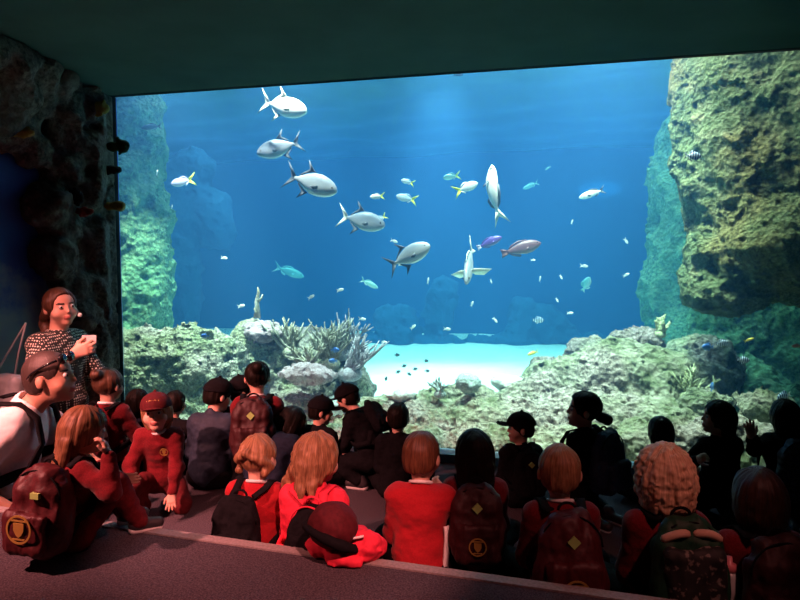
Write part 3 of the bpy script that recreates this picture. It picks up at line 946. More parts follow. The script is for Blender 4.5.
def person(key, label, px, ytop, d, phi, legs='cross', arms=('lap', 'lap'), lean=0.12, side=0.0, neck=0.0, head=(0, 0, 0), hs=1.07,
           hair=('short', None), top=None, bottom=None, sleeve='long', hat=None, base=0.0, h=0.006, group=None, skin=None, collar=None,
           aL=None, aR=None, lL=None, lR=None, hip=None, hand=(None, None), hatmat=None, bare=False, handscale=1.0, limb=1.0, handh=None):
    top = top or C_maroon; bottom = bottom or C_black; skin = skin or M_skin
    hz, an, pole, toe = LEGS[legs]
    if hip: hz = hip
    P0 = np.array([0, 0, hz])
    R1 = rot('Y', side * 0.5) @ rot('X', -lean * 0.5); R2 = rot('Y', side) @ rot('X', -lean)
    chest = P0 + R1 @ np.array([0, 0, 0.165]); nb = chest + R2 @ np.array([0, 0, 0.185])
    Rn = R2 @ rot('X', -neck)
    Hc = nb + Rn @ np.array([0, 0.012, 0.085 + 0.045 * hs])
    yaw, pit, rol = head
    Rh = rot('Z', -R(yaw)) @ rot('X', R(pit)) @ rot('Y', R(rol))
    M = Rh.T
    htop = Hc + Rh @ np.array([0, -0.008, 0.113 if hat is None else 0.124]) * hs
    T = at(px, ytop, d)
    sc = (T.z - base) / htop[2]
    rz = YAW - R(phi)
    off = Matrix.Rotation(rz, 3, 'Z') @ Vector((htop[0] * sc, htop[1] * sc, 0))
    root = empty('person', (T.x - off.x, T.y - off.y, base), rz, sc)
    tag(root, label, 'person', group)
    print('PERSON', key, 'scale %.2f' % sc, 'at', [round(c, 2) for c in root.location])

    Minv = (Matrix.Translation(root.location) @ Matrix.Rotation(rz, 4, 'Z') @ Matrix.Scale(sc, 4)).inverted()

    def local(t):
        return np.array(Minv @ at(*t[1:])) if t[0] == 'px' else np.array(t, float)
    # --- body
    tor = [ell(P0 + np.array([0, 0, 0.012]), (0.110, 0.082, 0.082), 0.05), ell((P0 + chest) / 2, (0.094, 0.070, 0.105), 0.05, R1.T),
           ell(chest + R2 @ np.array([0, 0, 0.075]), (0.106, 0.070, 0.108), 0.05, R2.T)]
    sh = [nb + R2 @ np.array([s * 0.102, -0.004, -0.044]) for s in (-1, 1)]
    tor.append(cap(sh[0], sh[1], 0.040, 0.040, 0.05))
    neckp = cap(nb - R2 @ np.array([0, 0, 0.03]), Hc + Rh @ np.array([0, -0.015, -0.05]) * hs, 0.040, 0.037, 0.025)

    def hp(kind, c, r, k=0.02, Mx=None):
        return kind(Hc + Rh @ (np.array(c) * hs), np.array(r) * hs, k * hs, M if Mx is None else Mx)
    hd = [hp(ell, (0, -0.010, 0.020), (0.0745, 0.089, 0.082)), hp(ell, (0, 0.026, -0.040), (0.055, 0.056, 0.064), 0.03), hp(ell, (0, 0.060, -0.086), (0.022, 0.018, 0.016), 0.02)]
    hd += [hp(ell, (s * 0.040, 0.046, -0.034), (0.026, 0.026, 0.026), 0.02) for s in (-1, 1)]
    hd += [sub(hp(ell, (s * 0.031, 0.093, 0.002), (0.019, 0.020, 0.012), 0.012)) for s in (-1, 1)]
    a_, b_ = Hc + Rh @ np.array([0, 0.080, 0.004]) * hs, Hc + Rh @ np.array([0, 0.092, -0.025]) * hs
    hd += [cap(a_, b_, 0.0055 * hs, 0.0085 * hs, 0.010 * hs), hp(ell, (0, 0.079, -0.053), (0.021, 0.011, 0.0075), 0.006), hp(ell, (0, 0.077, -0.062), (0.018, 0.011, 0.007), 0.004)]
    hd += [hp(ell, (s * 0.077, -0.008, -0.012), (0.009, 0.016, 0.024), 0.008) for s in (-1, 1)]
    arm = []; slv = []; joints = {}
    for i, s in enumerate((-1, 1)):
        spec = (aL, aR)[i]
        if spec is None:
            t_, pl, curl = ARMS[arms[i]]
            tgt = np.array([t_[0] * s, t_[1] + 0.1 * lean, t_[2] + hz - 0.085]); pl = np.array([pl[0] * s, pl[1], pl[2]])
            hn = None
        else:
            tgt, pl, curl = local(spec[0]), np.array(spec[1], float), spec[2]
            hn = spec[3] if len(spec) > 3 else None
        l1, l2 = 0.19 * limb, 0.168 * limb
        el, wr = ik(sh[i], tgt, l1, l2, pl)
        joints['LR'[i]] = (sh[i], el, wr)
        arm += [cap(sh[i], el, 0.039, 0.031, 0.02), cap(el, wr, 0.031, 0.0205, 0.012)]
        dd = nrm(wr - el)
        if hn is None: hd_dir, hnv = dd, np.cross(dd, np.array([0, 0, 1.0])) * s if abs(dd[2]) < .8 else np.array([-s, 0, 0])
        else: hd_dir, hnv = (nrm(hn[0]) if hn[0] is not None else dd), np.array(hn[1], float)
        arm += hand_prims(wr + dd * 0.004, hd_dir, hnv, s if hn is None or len(hn) < 3 else hn[2], curl, 0.12 if curl > .2 else 0.2, 1.0 * handscale)
        joints['hand' + 'LR'[i]] = (wr, hd_dir, hnv)
        inf = 0.013
        if sleeve == 'long': slv += [cap(sh[i], el, 0.039 + inf, 0.033 + inf, 0.025), cap(el, el + (wr - el) * 0.93, 0.033 + inf, 0.024 + inf * 0.6, 0.02)]
        elif sleeve == 'elbow': slv += [cap(sh[i], el, 0.039 + inf, 0.033 + inf, 0.025), cap(el, el + (wr - el) * 0.25, 0.033 + inf, 0.031 + inf, 0.02)]
        else: slv += [cap(sh[i], sh[i] + (el - sh[i]) * 0.80, 0.041 + inf, 0.045 + inf, 0.025)]
    leg = []; trs = []; feet = []
    for i, s in enumerate((-1, 1)):
        spec = (lL, lR)[i]
        hipj = P0 + np.array([s * 0.064, 0.0, -0.008])
        if spec is None: tgt = np.array([an[0] * s, an[1] + (0.03 if (legs == 'cross' and s > 0) else 0), an[2]]); pl = np.array([pole[0] * s, pole[1], pole[2]]); td = np.array([toe[0] * s, toe[1], toe[2]])
        else: tgt, pl, td = [np.array(q, float) for q in spec]
        kn, ak = ik(hipj, tgt, 0.285, 0.265, pl)
        kn[2] = max(kn[2], 0.052) if spec is None else kn[2]
        leg += [cap(hipj, kn, 0.064, 0.046, 0.03), cap(kn, ak, 0.046, 0.030, 0.02)]
        trs += [cap(hipj, kn, 0.074, 0.057, 0.03), cap(kn, ak - nrm(ak - kn) * 0.02, 0.057, 0.046, 0.02)]
        td = nrm(td); toe_p = ak + td * 0.095 + np.array([0, 0, -0.012])
        leg += [cap(ak, toe_p, 0.026, 0.020, 0.015)]
        feet.append((ak, toe_p, td))
        joints['knee' + 'LR'[i]] = kn
    def idx(X, Y, Z):
        x = (X - Hc[0], Y - Hc[1], Z - Hc[2])
        l = [(Rh[0][q] * x[0] + Rh[1][q] * x[1] + Rh[2][q] * x[2]) / hs for q in range(3)]
        lips = (np.abs(l[0]) < 0.023) & (l[1] > 0.07) & (l[2] > -0.068) & (l[2] < -0.047)
        brow = (np.abs(np.abs(l[0]) - 0.031) < 0.018) & (l[1] > 0.05) & (np.abs(l[2] - 0.021) < 0.0045)
        return np.where(lips, 1, np.where(brow, 2, 0))
    sdf_obj('body', tor + [neckp] + hd + arm + leg, handh or h, [skin, M_lips, M_brow], root, index=idx, one=True)
    for s in (-1, 1):
        e = MB().ball((0, 0, 0), 0.0112 * hs).ball((0, 0.0058 * hs, 0), (0.0074 * hs, 0.0062 * hs, 0.0074 * hs), 1).build('eye', [M_eye, M_iris], root)
        e.matrix_local = Matrix.Translation(Vector(Hc + Rh @ np.array([s * 0.031, 0.0695, 0.002]) * hs)) @ Matrix(Rh.tolist()).to_4x4()
    # --- clothes
    def folds(d, X, Y, Z):
        return d + 0.007 * fbm(X, Y, Z * 1.5, 11, 3, len(label)) + 0.004 * np.abs(vnoise(X, Y, Z, 17, px)) - 0.002
    tt = [ell(P0 + np.array([0, 0, 0.005]), (0.126, 0.100, 0.095), 0.05), ell((P0 + chest) / 2, (0.122, 0.094, 0.115), 0.05, R1.T),
          ell(chest + R2 @ np.array([0, 0, 0.07]), (0.120, 0.090, 0.118), 0.05, R2.T), cap(sh[0], sh[1], 0.053, 0.053, 0.05)]
    nk = nrm(Hc - nb)
    tt.append(cap(nb - R2 @ np.array([0, 0, 0.02]), nb + nk * 0.006, 0.057, 0.048, 0.02))
    cutter = sub(cap(nb + nk * 0.030, nb + nk * 0.15, 0.040, 0.045, 0.01))
    tn = {'long': 'jumper', 'short': 't_shirt', 'elbow': 'blouse'}[sleeve]
    sdf_obj(tn, tt + slv + [cutter], max(h, 0.006), top, root, folds, one=True)
    if collar is not None:
        mb = MB(); up = R2 @ np.array([0, 0, 1.0]); ux = R2 @ np.array([1.0, 0, 0]); uy = np.cross(up, ux)
        cpt = nb + nk * 0.016
        for q, (ra, dz) in enumerate(((0.047, 0.0),)):
            pts = [cpt + (ux * math.cos(a) + uy * math.sin(a)) * 0.049 - up * 0.012 * math.sin(a) for a in np.linspace(0, 2 * math.pi, 25)]
            mb.tube(pts, 0.0085, 8)
        mb.build('collar', collar, root)
    sdf_obj('shorts' if bare else 'trousers', [ell(P0 + np.array([0, 0, -0.005]), (0.126, 0.096, 0.085), 0.04)] + (trs if not bare else [trs[0], trs[2]]), max(h, 0.0065), bottom, root, folds)
    for (ak, tp, td) in feet:
        side_ = nrm(np.cross(td, np.array([0, 0, 1.0])))
        o = sdf_obj('shoe', [cap(ak - td * 0.022 + np.array([0, 0, -0.014]), tp, 0.033, 0.029, 0.02), cap(ak + np.array([0, 0, 0.012]), ak, 0.036, 0.034, 0.02)], 0.006, M_shoe, root)
        up = nrm(np.cross(side_, td))
        sdf_obj('sole', [cap(ak - td * 0.024 - up * 0.036, tp - up * 0.022, 0.026, 0.024, 0.01)], 0.006, M_sole, o,
                post=lambda d, X, Y, Z: d)
    hm = hair[1] or H_black
    if hair[0]: hair_build(root, hair[0], hm, Rh, Hc, hs, px % 17)
    hobj = cap_build(root, hat, hatmat or C_black, Rh, Hc, hs, 'sun_hat' if hat == 'bucket' else 'cap') if hat else None
    rec = dict(root=root, P0=P0, chest=chest, nb=nb, R2=R2, Rh=Rh, Hc=Hc, hs=hs, sc=sc, rz=rz, sh=sh, hat=hobj, j=joints)
    PEOPLE[key] = rec
    return rec


# ------------------------------------------------------------------ backpacks
def crest(parent, c, r, mat, Mx, name='crest'):
    """round printed badge: ring, shield and two short bars, lying on a face whose outward axis is -y"""
    mb = MB()
    n = 28
    for (ra, rb) in ((r, r * 0.86),):
        v = []
        for k in range(n):
            a = 2 * math.pi * k / n
            for rad in (ra, rb):
                for y in (0, -0.003):
                    v.append(Mx @ (Vector(c) + Vector((rad * math.cos(a), y, rad * math.sin(a)))))
        f = []
        for k in range(n):
            a, b = 4 * k, 4 * ((k + 1) % n)
            f += [(a, b, b + 1, a + 1), (a + 2, a + 3, b + 3, b + 2), (a + 1, b + 1, b + 3, a + 3), (a, a + 2, b + 2, b)]
        mb.add(v, f)

    def poly(pts, t=0.003):
        k = len(pts)
        v = [Mx @ (Vector(c) + Vector((x * r, y, z * r))) for y in (0, -t) for x, z in pts]
        mb.add(v, [tuple(range(k))[::-1], tuple(range(k, 2 * k))] + [(i, (i + 1) % k, k + (i + 1) % k, k + i) for i in range(k)])
    poly([(-0.42, 0.45), (0.42, 0.45), (0.40, -0.05), (0.22, -0.38), (0, -0.55), (-0.22, -0.38), (-0.40, -0.05)])
    poly([(-0.62, 0.55), (0.62, 0.55), (0.55, 0.66), (-0.55, 0.66)])
    poly([(-0.5, -0.62), (0.5, -0.62), (0.42, -0.72), (-0.42, -0.72)])
    return mb.build(name, mat, parent, smooth=False)


def backpack(key, label, mat, pocket_mat=None, size=1.0, patch=True, badge=True, strapmat=None, badge_r=0.042, droop=0.0, badge_z=-0.05, group=None, deep=1.0, lift=0.0, straps=True, badge_x=0.0, xoff=0.0, pocket_k=1.0, twist=0.0):
    p = PEOPLE[key]
    root = bpy.data.objects.new('backpack', None); COL.objects.link(root)
    root.empty_display_size = 0.1
    R2 = p['R2'] @ rot('X', droop) @ rot('Z', twist)
    org = p['chest'] + p['R2'] @ np.array([xoff, 0, 0.03 + lift])
    Mp = Matrix.Translation(p['root'].location) @ Matrix.Rotation(p['rz'], 4, 'Z') @ Matrix.Scale(p['sc'], 4)
    root.matrix_world = Mp @ Matrix.Translation(Vector(org)) @ Matrix(R2.tolist()).to_4x4()
    tag(root, label, 'backpack', group)
    w, hgt, dp = 0.122 * size, 0.175 * size, 0.062 * size * deep
    y0 = -0.104 - dp
    P = [rbox((0, y0, -0.025 * size), (w * 0.94, dp, hgt * 0.9), 0.058 * size, 0.02), ell((0, y0 - dp * 0.2, -0.06 * size), (w * 1.08, dp * 1.15, hgt * 0.66), 0.04), ell((0, y0 + 0.01, hgt * 0.72), (w * 0.74, dp * 0.9, hgt * 0.36), 0.03)]

    def post(d, X, Y, Z):
        return d + 0.012 * fbm(X * 1.6, Y, Z * 0.6, 13, 3, size * 3) + 0.006 * np.abs(vnoise(X, Y, Z, 21, 3)) - 0.003
    body = sdf_obj('bag_body', P, 0.007, mat, root, post)
    yf = y0 - dp * 1.33
    P = [rbox((0, yf + 0.012, (-0.065 + 0.06 * (pocket_k - 1)) * size), (w * 0.80, 0.030 * size, hgt * 0.50 * pocket_k), 0.028, 0.02)]
    sdf_obj('front_pocket', P, 0.006, pocket_mat or mat, root, post)
    yp = yf + 0.012 - 0.030 * size
    I = Matrix.Identity(4)
    if badge: crest(root, (badge_x, yp - 0.006, badge_z * size - 0.02), badge_r * size, M_gold, I)
    if patch:
        r = 0.024 * size
        zc = hgt * 0.50; yy = y0 - dp * 1.06
        mb = MB(); v = []
        for y in (0.01, -0.004):
            v += [(0, yy + y, zc + r), (r, yy + y, zc), (0, yy + y, zc - r), (-r, yy + y, zc)]
        mb.add(v, [(0, 1, 2, 3), (7, 6, 5, 4), (0, 1, 5, 4), (1, 2, 6, 5), (2, 3, 7, 6), (3, 0, 4, 7)])
        mb.build('diamond_patch', M_patch, root, smooth=False)
    # zip arch, handle, straps
    pts = [(w * 0.92 * math.cos(a), y0 - dp * 0.45 - 0.0, hgt * 0.35 + hgt * 0.62 * math.sin(a)) for a in np.linspace(0.0, math.pi, 17)]
    MB().tube(pts, 0.004, 6).build('zip', strapmat or C_black, root)
    pts = [(0.035 * math.cos(a), y0 + dp * 0.6, hgt * 0.98 + 0.03 * math.sin(a)) for a in np.linspace(0, math.pi, 11)]
    MB().tube(pts, 0.006, 6).build('handle', strapmat or C_black, root)
    if straps:
        Ri = R2.T
        for s, i in ((-1, 0), (1, 1)):
            def loc(v): return Ri @ (np.array(v) - org) + np.array([0, 0, 0])
            S_ = loc(p['sh'][i])
            ox = -xoff; path = [(s * 0.055 * size, -0.095, 0.155 * size), (s * 0.072, -0.07, S_[2] + 0.045), (s * 0.082, S_[1], S_[2] + 0.066), (s * 0.085, S_[1] + 0.065, S_[2] + 0.04), (s * 0.092, S_[1] + 0.105, S_[2] - 0.03), (s * 0.108, S_[1] + 0.10, S_[2] - 0.11), (s * 0.142, S_[1] + 0.03, S_[2] - 0.17), (s * 0.125, S_[1] - 0.07, S_[2] - 0.20), (s * 0.10, y0 + dp * 0.7, -0.12 * size)]
            outs = [(0, -0.5, 1), (0, -0.4, 1), (0, 0, 1), (0, 0.7, 0.7), (0, 1, 0.1), (s * 0.4, 1, 0), (s, 0.2, 0), (s, -0.5, 0), (s, -0.2, 0)]
            path = [(q[0] + (ox if 0 < n_ < 8 else 0), q[1], q[2]) for n_, q in enumerate(path)]
            # smooth the path
            A = np.array(path); O = np.array(outs, float)
            t = np.linspace(0, len(A) - 1, 25); k = np.arange(len(A))
            pp = np.stack([np.interp(t, k, A[:, q]) for q in range(3)], 1); oo = np.stack([np.interp(t, k, O[:, q]) for q in range(3)], 1)
            MB().ribbon(pp, oo, 0.036, 0.008).build('strap', strapmat or C_black, root)
    return root
# ------------------------------------------------------------------ who sits where
D = C_black
# left end
person('woman', 'person in dark polka-dot blouse kneeling by rockwork, holding a white card', 57, 287, 3.7, 100, 'kneelup', lean=0.02, head=(26, 2, 4), hs=0.80, h=0.0052,
       hair=('parted', H_brown), top=C_polka, bottom=cloth('skirt_dark', (0.05, 0.035, 0.045)), sleeve='elbow', limb=1.08,
       aR=(('px', 74, 354, 3.45), (0.8, -0.3, -1), 0.9, ((-0.1, 0.9, 0.35), (-1, -0.2, 0.1))), aL=((-0.04, 0.22, 0.40), (-1, -0.2, -0.6), 0.8), handscale=1.0, handh=0.0048)
person('man', 'person in white t-shirt with sunglasses pushed up on shaven head', 44, 349, 3.12, 78, 'cross', lean=0.34, neck=0.22, head=(6, 6, 0), hs=0.84, h=0.0055,
       hair=('shaven', H_shaven), top=C_white, bottom=C_navy, sleeve='short', limb=1.08, skin=M_skin2,
       aR=((0.17, 0.10, 0.13), (0.5, -1, 0.1), 0.5), aL=((-0.1, 0.25, 0.2), (-1, -0.3, -0.3), 0.5))
person('ledge', 'person in maroon jumper with backpack kneeling in front of the rock pillar', 107, 368, 3.6, 12, 'kneelsit', lean=0.05, head=(8, 0, 0), hs=0.96,
       hair=('bun', H_brown), collar=C_white, bottom=D, aR=((0.16, 0.16, 0.25), (1, -0.6, -0.3), 0.4))
person('facing', 'person in maroon cap facing the camera, kneeling with one hand on the floor', 155, 391, 3.34, 176, 'kneelsit', lean=0.25, neck=-0.15, head=(-6, 5, 4), h=0.005, handh=0.0042,
       hair=('bob', H_light), hat='cap', hatmat=cloth('cap_maroon', (0.075, 0.007, 0.010)), collar=C_white, hip=0.19, bottom=cloth('trousers_maroon', (0.11, 0.010, 0.014)),
       aL=((-0.13, 0.26, 0.095), (-0.6, -0.6, 0.5), 0.12, ((-0.05, 0.55, -0.8), (0.1, -0.8, -0.55))), aR=((0.10, 0.22, 0.20), (1, -0.4, 0.1), 0.4),
       lR=((0.09, 0.10, 0.05), (0.05, 1, 0.9), (0, 1, -0.1)))
person('behind_cap_l', 'dark-clad person whose head shows left behind the maroon cap', 137, 389, 3.95, 0, hs=0.95, hair=('bob', H_black), top=C_navy)
person('behind_cap_r', 'dark-clad person behind the maroon cap, bare forearm propped to the right', 175, 390, 3.98, 5, hs=0.95, lean=0.1, side=0.1, hair=('short', H_black), top=C_black, sleeve='elbow', aR=((0.22, 0.05, 0.15), (0.6, -0.6, 0.6), 0.2))
person('girl', 'person with maroon crested backpack sitting sideways on the upper tier, hand at cheek', 87, 405, 2.42, 44, 'hug', lean=0.14, neck=0.10, head=(14, -10, 0), base=TZ, h=0.005, handh=0.0044,
       hair=('long', H_mid), bottom=cloth('trousers_wine', (0.13, 0.010, 0.015)),
       aR=(('px', 108, 455, 2.33), (0.9, 0.3, -0.8), 0.7, ((-0.25, -0.15, 0.95), (-0.5, -0.8, 0.0))), aL=((-0.06, 0.26, 0.26), (-1, 0, -0.5), 0.5))
# second row left
person('slate', 'person in slate-blue jacket and dark cap hunched beside the bun-haired backpack wearer', 220, 377, 3.85, 10, lean=0.3, neck=0.1, hs=0.92, hat='cap', head=(35, -12, 0), hair=('short', H_black), top=C_slate)
person('slate_cap', 'dark-clad person with tilted cap close behind the slate-blue jacket', 238, 375, 4.0, 15, hs=0.92, hat='cap', head=(50, 10, 0), hair=('short', H_black), top=C_black)
person('pony', 'person with white collar and diamond-patched maroon backpack kneeling before the glass', 257, 361, 3.72, -4, 'kneelsit', lean=0.08, hs=0.92, head=(-12, 0, 0), hair=('bun', H_black), collar=C_white)
person('bent', 'dark-clad person bent far forward, only the rounded back showing', 298, 409, 3.8, 20, lean=0.85, neck=0.4, head=(0, -50, 0), hair=('bob', H_black), top=C_navy)
person('cap12', 'dark-clad person in cap whose brim points right, sitting close to the glass', 322, 395, 3.75, 30, hs=0.96, hat='cap', head=(45, -8, 0), hair=('short', H_black), top=C_black)
person('squat', 'dark-clad person squatting with head bowed to the left and one arm straight down', 343, 383, 3.85, -55, 'squat', hs=0.92, lean=0.62, neck=0.1, hat='cap', head=(-12, -22, 0), hair=('short', H_black), top=C_black,
       aL=((-0.12, 0.22, 0.12), (-1, -0.3, 0.2), 0.2), aR=((0.14, 0.24, 0.14), (1, -0.3, 0.2), 0.2))
person('phone', 'dark-clad person sitting bareheaded just behind and left of the bright red jumper', 398, 402, 3.58, 4, hs=0.98, hair=('short', H_black), top=C_black)
# second row right
person('peak', 'small dark-clad person in peaked cap facing left before the reef', 522, 411, 3.45, -8, 'cross', lean=0.05, hs=1.0, hat='cap', head=(-78, 0, 0), hair=('short', H_black), top=C_black)
person('tall', 'tall dark-clad person with face turned left and navy backpack', 587, 391, 3.28, -38, 'kneelsit', lean=0.0, head=(-42, 4, 0), hair=('lowbun', H_black), top=C_black)
person('bob22', 'dark-clad person low before the reef, dark round hair, behind the curly fair head', 661, 416, 3.4, 0, hs=1.0, hair=('bob', H_black), top=C_black)
person('profile', 'dark-clad person with profile turned left and long hair, one hand raised to shoulder', 721, 400, 3.22, -12, 'kneelsit', lean=0.05, hs=1.0, head=(-66, 4, 0), hair=('long', H_black), top=C_black,
       aL=(('px', 698, 460, 3.05), (-1, -0.2, -0.7), 1.3))
person('wave', 'dark-clad person at the right edge raising an open hand to the glass', 786, 399, 3.2, 4, 'kneelsit', lean=0.02, hs=0.98, head=(4, 0, 0), h=0.006, handh=0.0042, hair=('bob', H_black), top=C_black,
       aL=(('px', 752, 438, 3.02), (-0.7, -0.2, -0.9), 0.05, ((-0.18, 0.1, 1.0), (0, 1, 0))))
# front row
person('braid', 'person in red jumper and black backpack left of the loose-haired one', 258, 434, 2.75, 8, head=(10, -4, 0), hair=('braids', H_light), top=C_red, collar=C_white)
person('messy', 'person in rose-red jacket behind the maroon hat, black bag on back', 318, 431, 2.62, 16, lean=0.16, head=(28, -6, 0), hair=('messy', H_light), top=C_pink)
person('polo', 'person in plain bright red jumper with white side stripe, no bag', 422, 430, 2.68, 8, lean=0.16, head=(14, -6, 0), hair=('short', H_chest), top=C_red, collar=C_white, h=0.0055, aR=((0.10, 0.17, 0.36), (1, -0.2, -0.8), 0.8))
person('straight', 'dark-haired person with dark maroon backpack right of the bright red jumper', 475, 429, 2.75, 4, hair=('long', H_black), top=C_maroon, lean=0.1)
person('crop', 'person with cropped crown and maroon diamond-patched backpack near the tier edge', 560, 443, 2.45, 3, head=(8, -4, 0), hair=('short', H_light), top=C_maroon, collar=C_white)
person('curly', 'curly fair-haired person carrying a green-edged patterned backpack', 665, 446, 2.3, 0, head=(4, 0, 0), hair=('curly', H_flax), top=C_maroon)
person('corner', 'person in maroon jumper and backpack in the bottom right corner', 760, 467, 2.2, 6, head=(4, 0, 0), hair=('bob', H_dark), top=C_maroon, collar=C_white)
# ------------------------------------------------------------------ bags and small things they carry
PG = None
C_plum = cloth('pack_dark_maroon', (0.038, 0.006, 0.008), None, 0.6, 70, 0.3, 0.35)


def grid_print(name, base, ink, scale):
    """dark cloth with a scattered pale print"""
    m, nt, b = nodes(name); L = nt.links.new
    tc = nt.nodes.new('ShaderNodeTexCoord')
    n = nt.nodes.new('ShaderNodeTexNoise'); n.inputs['Scale'].default_value = scale; n.inputs['Detail'].default_value = 2
    L(tc.outputs['Object'], n.inputs['Vector'])
    r = nt.nodes.new('ShaderNodeValToRGB'); r.color_ramp.elements[0].position = 0.56; r.color_ramp.elements[1].position = 0.64
    r.color_ramp.elements[0].color = (*base, 1); r.color_ramp.elements[1].color = (*ink, 1)
    L(n.outputs['Fac'], r.inputs['Fac']); L(r.outputs['Color'], b.inputs['Base Color']); b.inputs['Roughness'].default_value = 0.7
    return m


def plaid(name):
    m, nt, b = nodes(name); L = nt.links.new
    tc = nt.nodes.new('ShaderNodeTexCoord')
    outs = []
    for ax in ('X', 'Z'):
        w = nt.nodes.new('ShaderNodeTexWave'); w.bands_direction = ax; w.inputs['Scale'].default_value = 9
        L(tc.outputs['Object'], w.inputs['Vector']); outs.append(w.outputs['Fac'])
    a = nt.nodes.new('ShaderNodeMath'); a.operation = 'MULTIPLY'; L(outs[0], a.inputs[0]); L(outs[1], a.inputs[1])
    r = nt.nodes.new('ShaderNodeValToRGB'); r.color_ramp.elements[0].color = (0.012, 0.018, 0.04, 1); r.color_ramp.elements[1].color = (0.06, 0.08, 0.13, 1)
    L(a.outputs[0], r.inputs['Fac']); L(r.outputs['Color'], b.inputs['Base Color']); b.inputs['Roughness'].default_value = 0.75
    return m


backpack('ledge', 'maroon backpack on the person kneeling by the rock pillar', C_wine, patch=False, badge=False, size=0.98)
bp = backpack('girl', 'big maroon backpack with gold round crest, worn on the upper tier', C_wine, size=1.10, patch=False, badge_r=0.058, droop=0.10, deep=1.15, badge_z=-0.02, lift=-0.03, twist=0.55)
MB().box((0.02, -0.276, 0.082), (0.062, -0.235, 0.108)).build('name_tag', M_patch, bp, smooth=False)
backpack('pony', 'maroon backpack with diamond patch worn by the white-collared person at the glass', C_plum, badge=False)
backpack('squat', 'small dark bag on the squatting person', C_black, size=0.62, patch=False, badge=False, lift=0.05)
backpack('braid', 'plain black backpack left of the bigger black bag, by the tier edge', C_black, size=0.98, patch=False, badge=False, xoff=-0.035, lift=-0.04)
backpack('messy', 'black backpack on the rose-red jacket behind the maroon hat', C_black, size=0.70, patch=False, badge=False, strapmat=C_pink, xoff=0.045, lift=0.0)
backpack('straight', 'dark maroon backpack with diamond patch and faint crest next to the red jumper', C_plum, size=1.0, badge_r=0.04)
backpack('peak', 'dark backpack with small diamond patch on the capped person facing left', C_black, size=0.9, badge=False)
backpack('tall', 'navy backpack on the tall person whose face is turned left', cloth('pack_navy', (0.025, 0.05, 0.10), None, 0.6, 70, 0.3, 0.35), size=1.05, patch=False, badge=False)
backpack('crop', 'maroon backpack with bright diamond patch and gold crest at the tier edge', C_wine, size=1.04, deep=1.1, badge_r=0.05, badge_z=-0.06, lift=-0.01)
bp = backpack('curly', 'green-edged dark backpack with pale skull-like print on the curly fair-haired person', cloth('pack_green', (0.01, 0.06, 0.03), None, 0.6, 60, 0.3, 0.3), grid_print('dark_print', (0.012, 0.014, 0.014), (0.16, 0.15, 0.13), 42), size=1.0, patch=False, badge=False, strapmat=C_black, pocket_k=1.5, lift=0.012)
M_tan = plain('trim_tan', (0.62, 0.42, 0.30), 0.7)
mb = MB()
for s in (-1, 1):
    mb.tube([(s * (0.008 + 0.092 * q), -0.200 - 0.020 * math.sin(q * math.pi), 0.132 + 0.016 * math.sin(q * math.pi) - 0.020 * q) for q in np.linspace(0, 1, 13)], [0.009] + [0.015] * 11 + [0.008], 8)
mb.build('top_trim', M_tan, bp)
backpack('wave', 'dark plaid backpack on the person raising an open hand', plaid('plaid_navy'), size=1.05, patch=False, badge=False)
backpack('corner', 'dark maroon backpack with gold crest in the bottom right corner', C_plum, size=1.08, patch=False, badge_r=0.04, badge_x=0.03)
backpack('man', 'red backpack with wide black straps on the person in white t-shirt', C_red, size=0.92, patch=False, badge=False, strapmat=C_black)


def MW(key):
    p = PEOPLE[key]
    return Matrix.Translation(p['root'].location) @ Matrix.Rotation(p['rz'], 4, 'Z') @ Matrix.Scale(p['sc'], 4)


def headM(key):
    p = PEOPLE[key]
    return Matrix.Translation(Vector(p['Hc'])) @ Matrix(p['Rh'].tolist()).to_4x4() @ Matrix.Scale(p['hs'], 4)


# bottle in the side pocket of the patterned pack
bt = bpy.data.objects.new('drink_bottle', None); COL.objects.link(bt)
bpy.context.view_layer.update()
bt.matrix_world = bp.matrix_world @ Matrix.Translation((0.150, -0.16, -0.13))
tag(bt, 'pink and white drink bottle at the side of the green-edged backpack', 'bottle')
M_pinkp = plain('bottle_pink', (0.75, 0.25, 0.28), 0.3)
M_whitep = plain('bottle_white', (0.6, 0.7, 0.7), 0.3)
MB().tube([(0, 0, 0), (0, 0, 0.004), (0, 0, 0.11), (0, 0, 0.125)], [0.022, 0.026, 0.026, 0.02], 14).build('bottle_body', M_whitep, bt)
MB().tube([(0, 0, 0.12), (0, 0, 0.15), (0, 0, 0.155), (0, 0, 0.175)], [0.021, 0.021, 0.010, 0.009], 14).build('bottle_cap', M_pinkp, bt)

# woman: card in the hand, headset microphone, tote bag
p = PEOPLE['woman']
wr, hd, hn = p['j']['handR']
hd = nrm(hd); hn = nrm(hn)
m = MW('woman')
o = bpy.data.objects.new('card', None)
c = m @ Vector(wr + hd * 0.055 + hn * 0.030)
view = (CAM - c).normalized()
z = Vector((0.05, 0, 1)).normalized(); x = z.cross(view).normalized(); y = z.cross(x).normalized()
Mc = Matrix((x, y, z)).transposed().to_4x4(); Mc.translation = c + Vector((0, 0, 0.02))
bm_ = MB().box((-0.036, -0.005, -0.05), (0.036, 0.005, 0.05))
o = bm_.build('card', plain('card_white', (0.85, 0.82, 0.82), 0.5), smooth=False)
o.matrix_world = Mc
tag(o, 'small white card held up by the person in the polka-dot blouse', 'card')
hsm = MB().tube([(-0.078, 0.0, 0.0), (-0.074, 0.04, -0.03), (-0.066, 0.075, -0.05)], 0.003, 6).ball((-0.060, 0.088, -0.052), (0.012, 0.012, 0.012), 1)
o = hsm.build('headset_microphone', [plain('mic_arm', (0.5, 0.4, 0.36), 0.4), plain('mic_foam', (0.85, 0.8, 0.78), 0.9)], p['root'])
o.matrix_local = headM('woman')
tb = empty('tote_bag', tuple(at(4, 400, 3.72)))
tag(tb, 'pale translucent tote bag hanging behind the polka-dot blouse', 'bag')
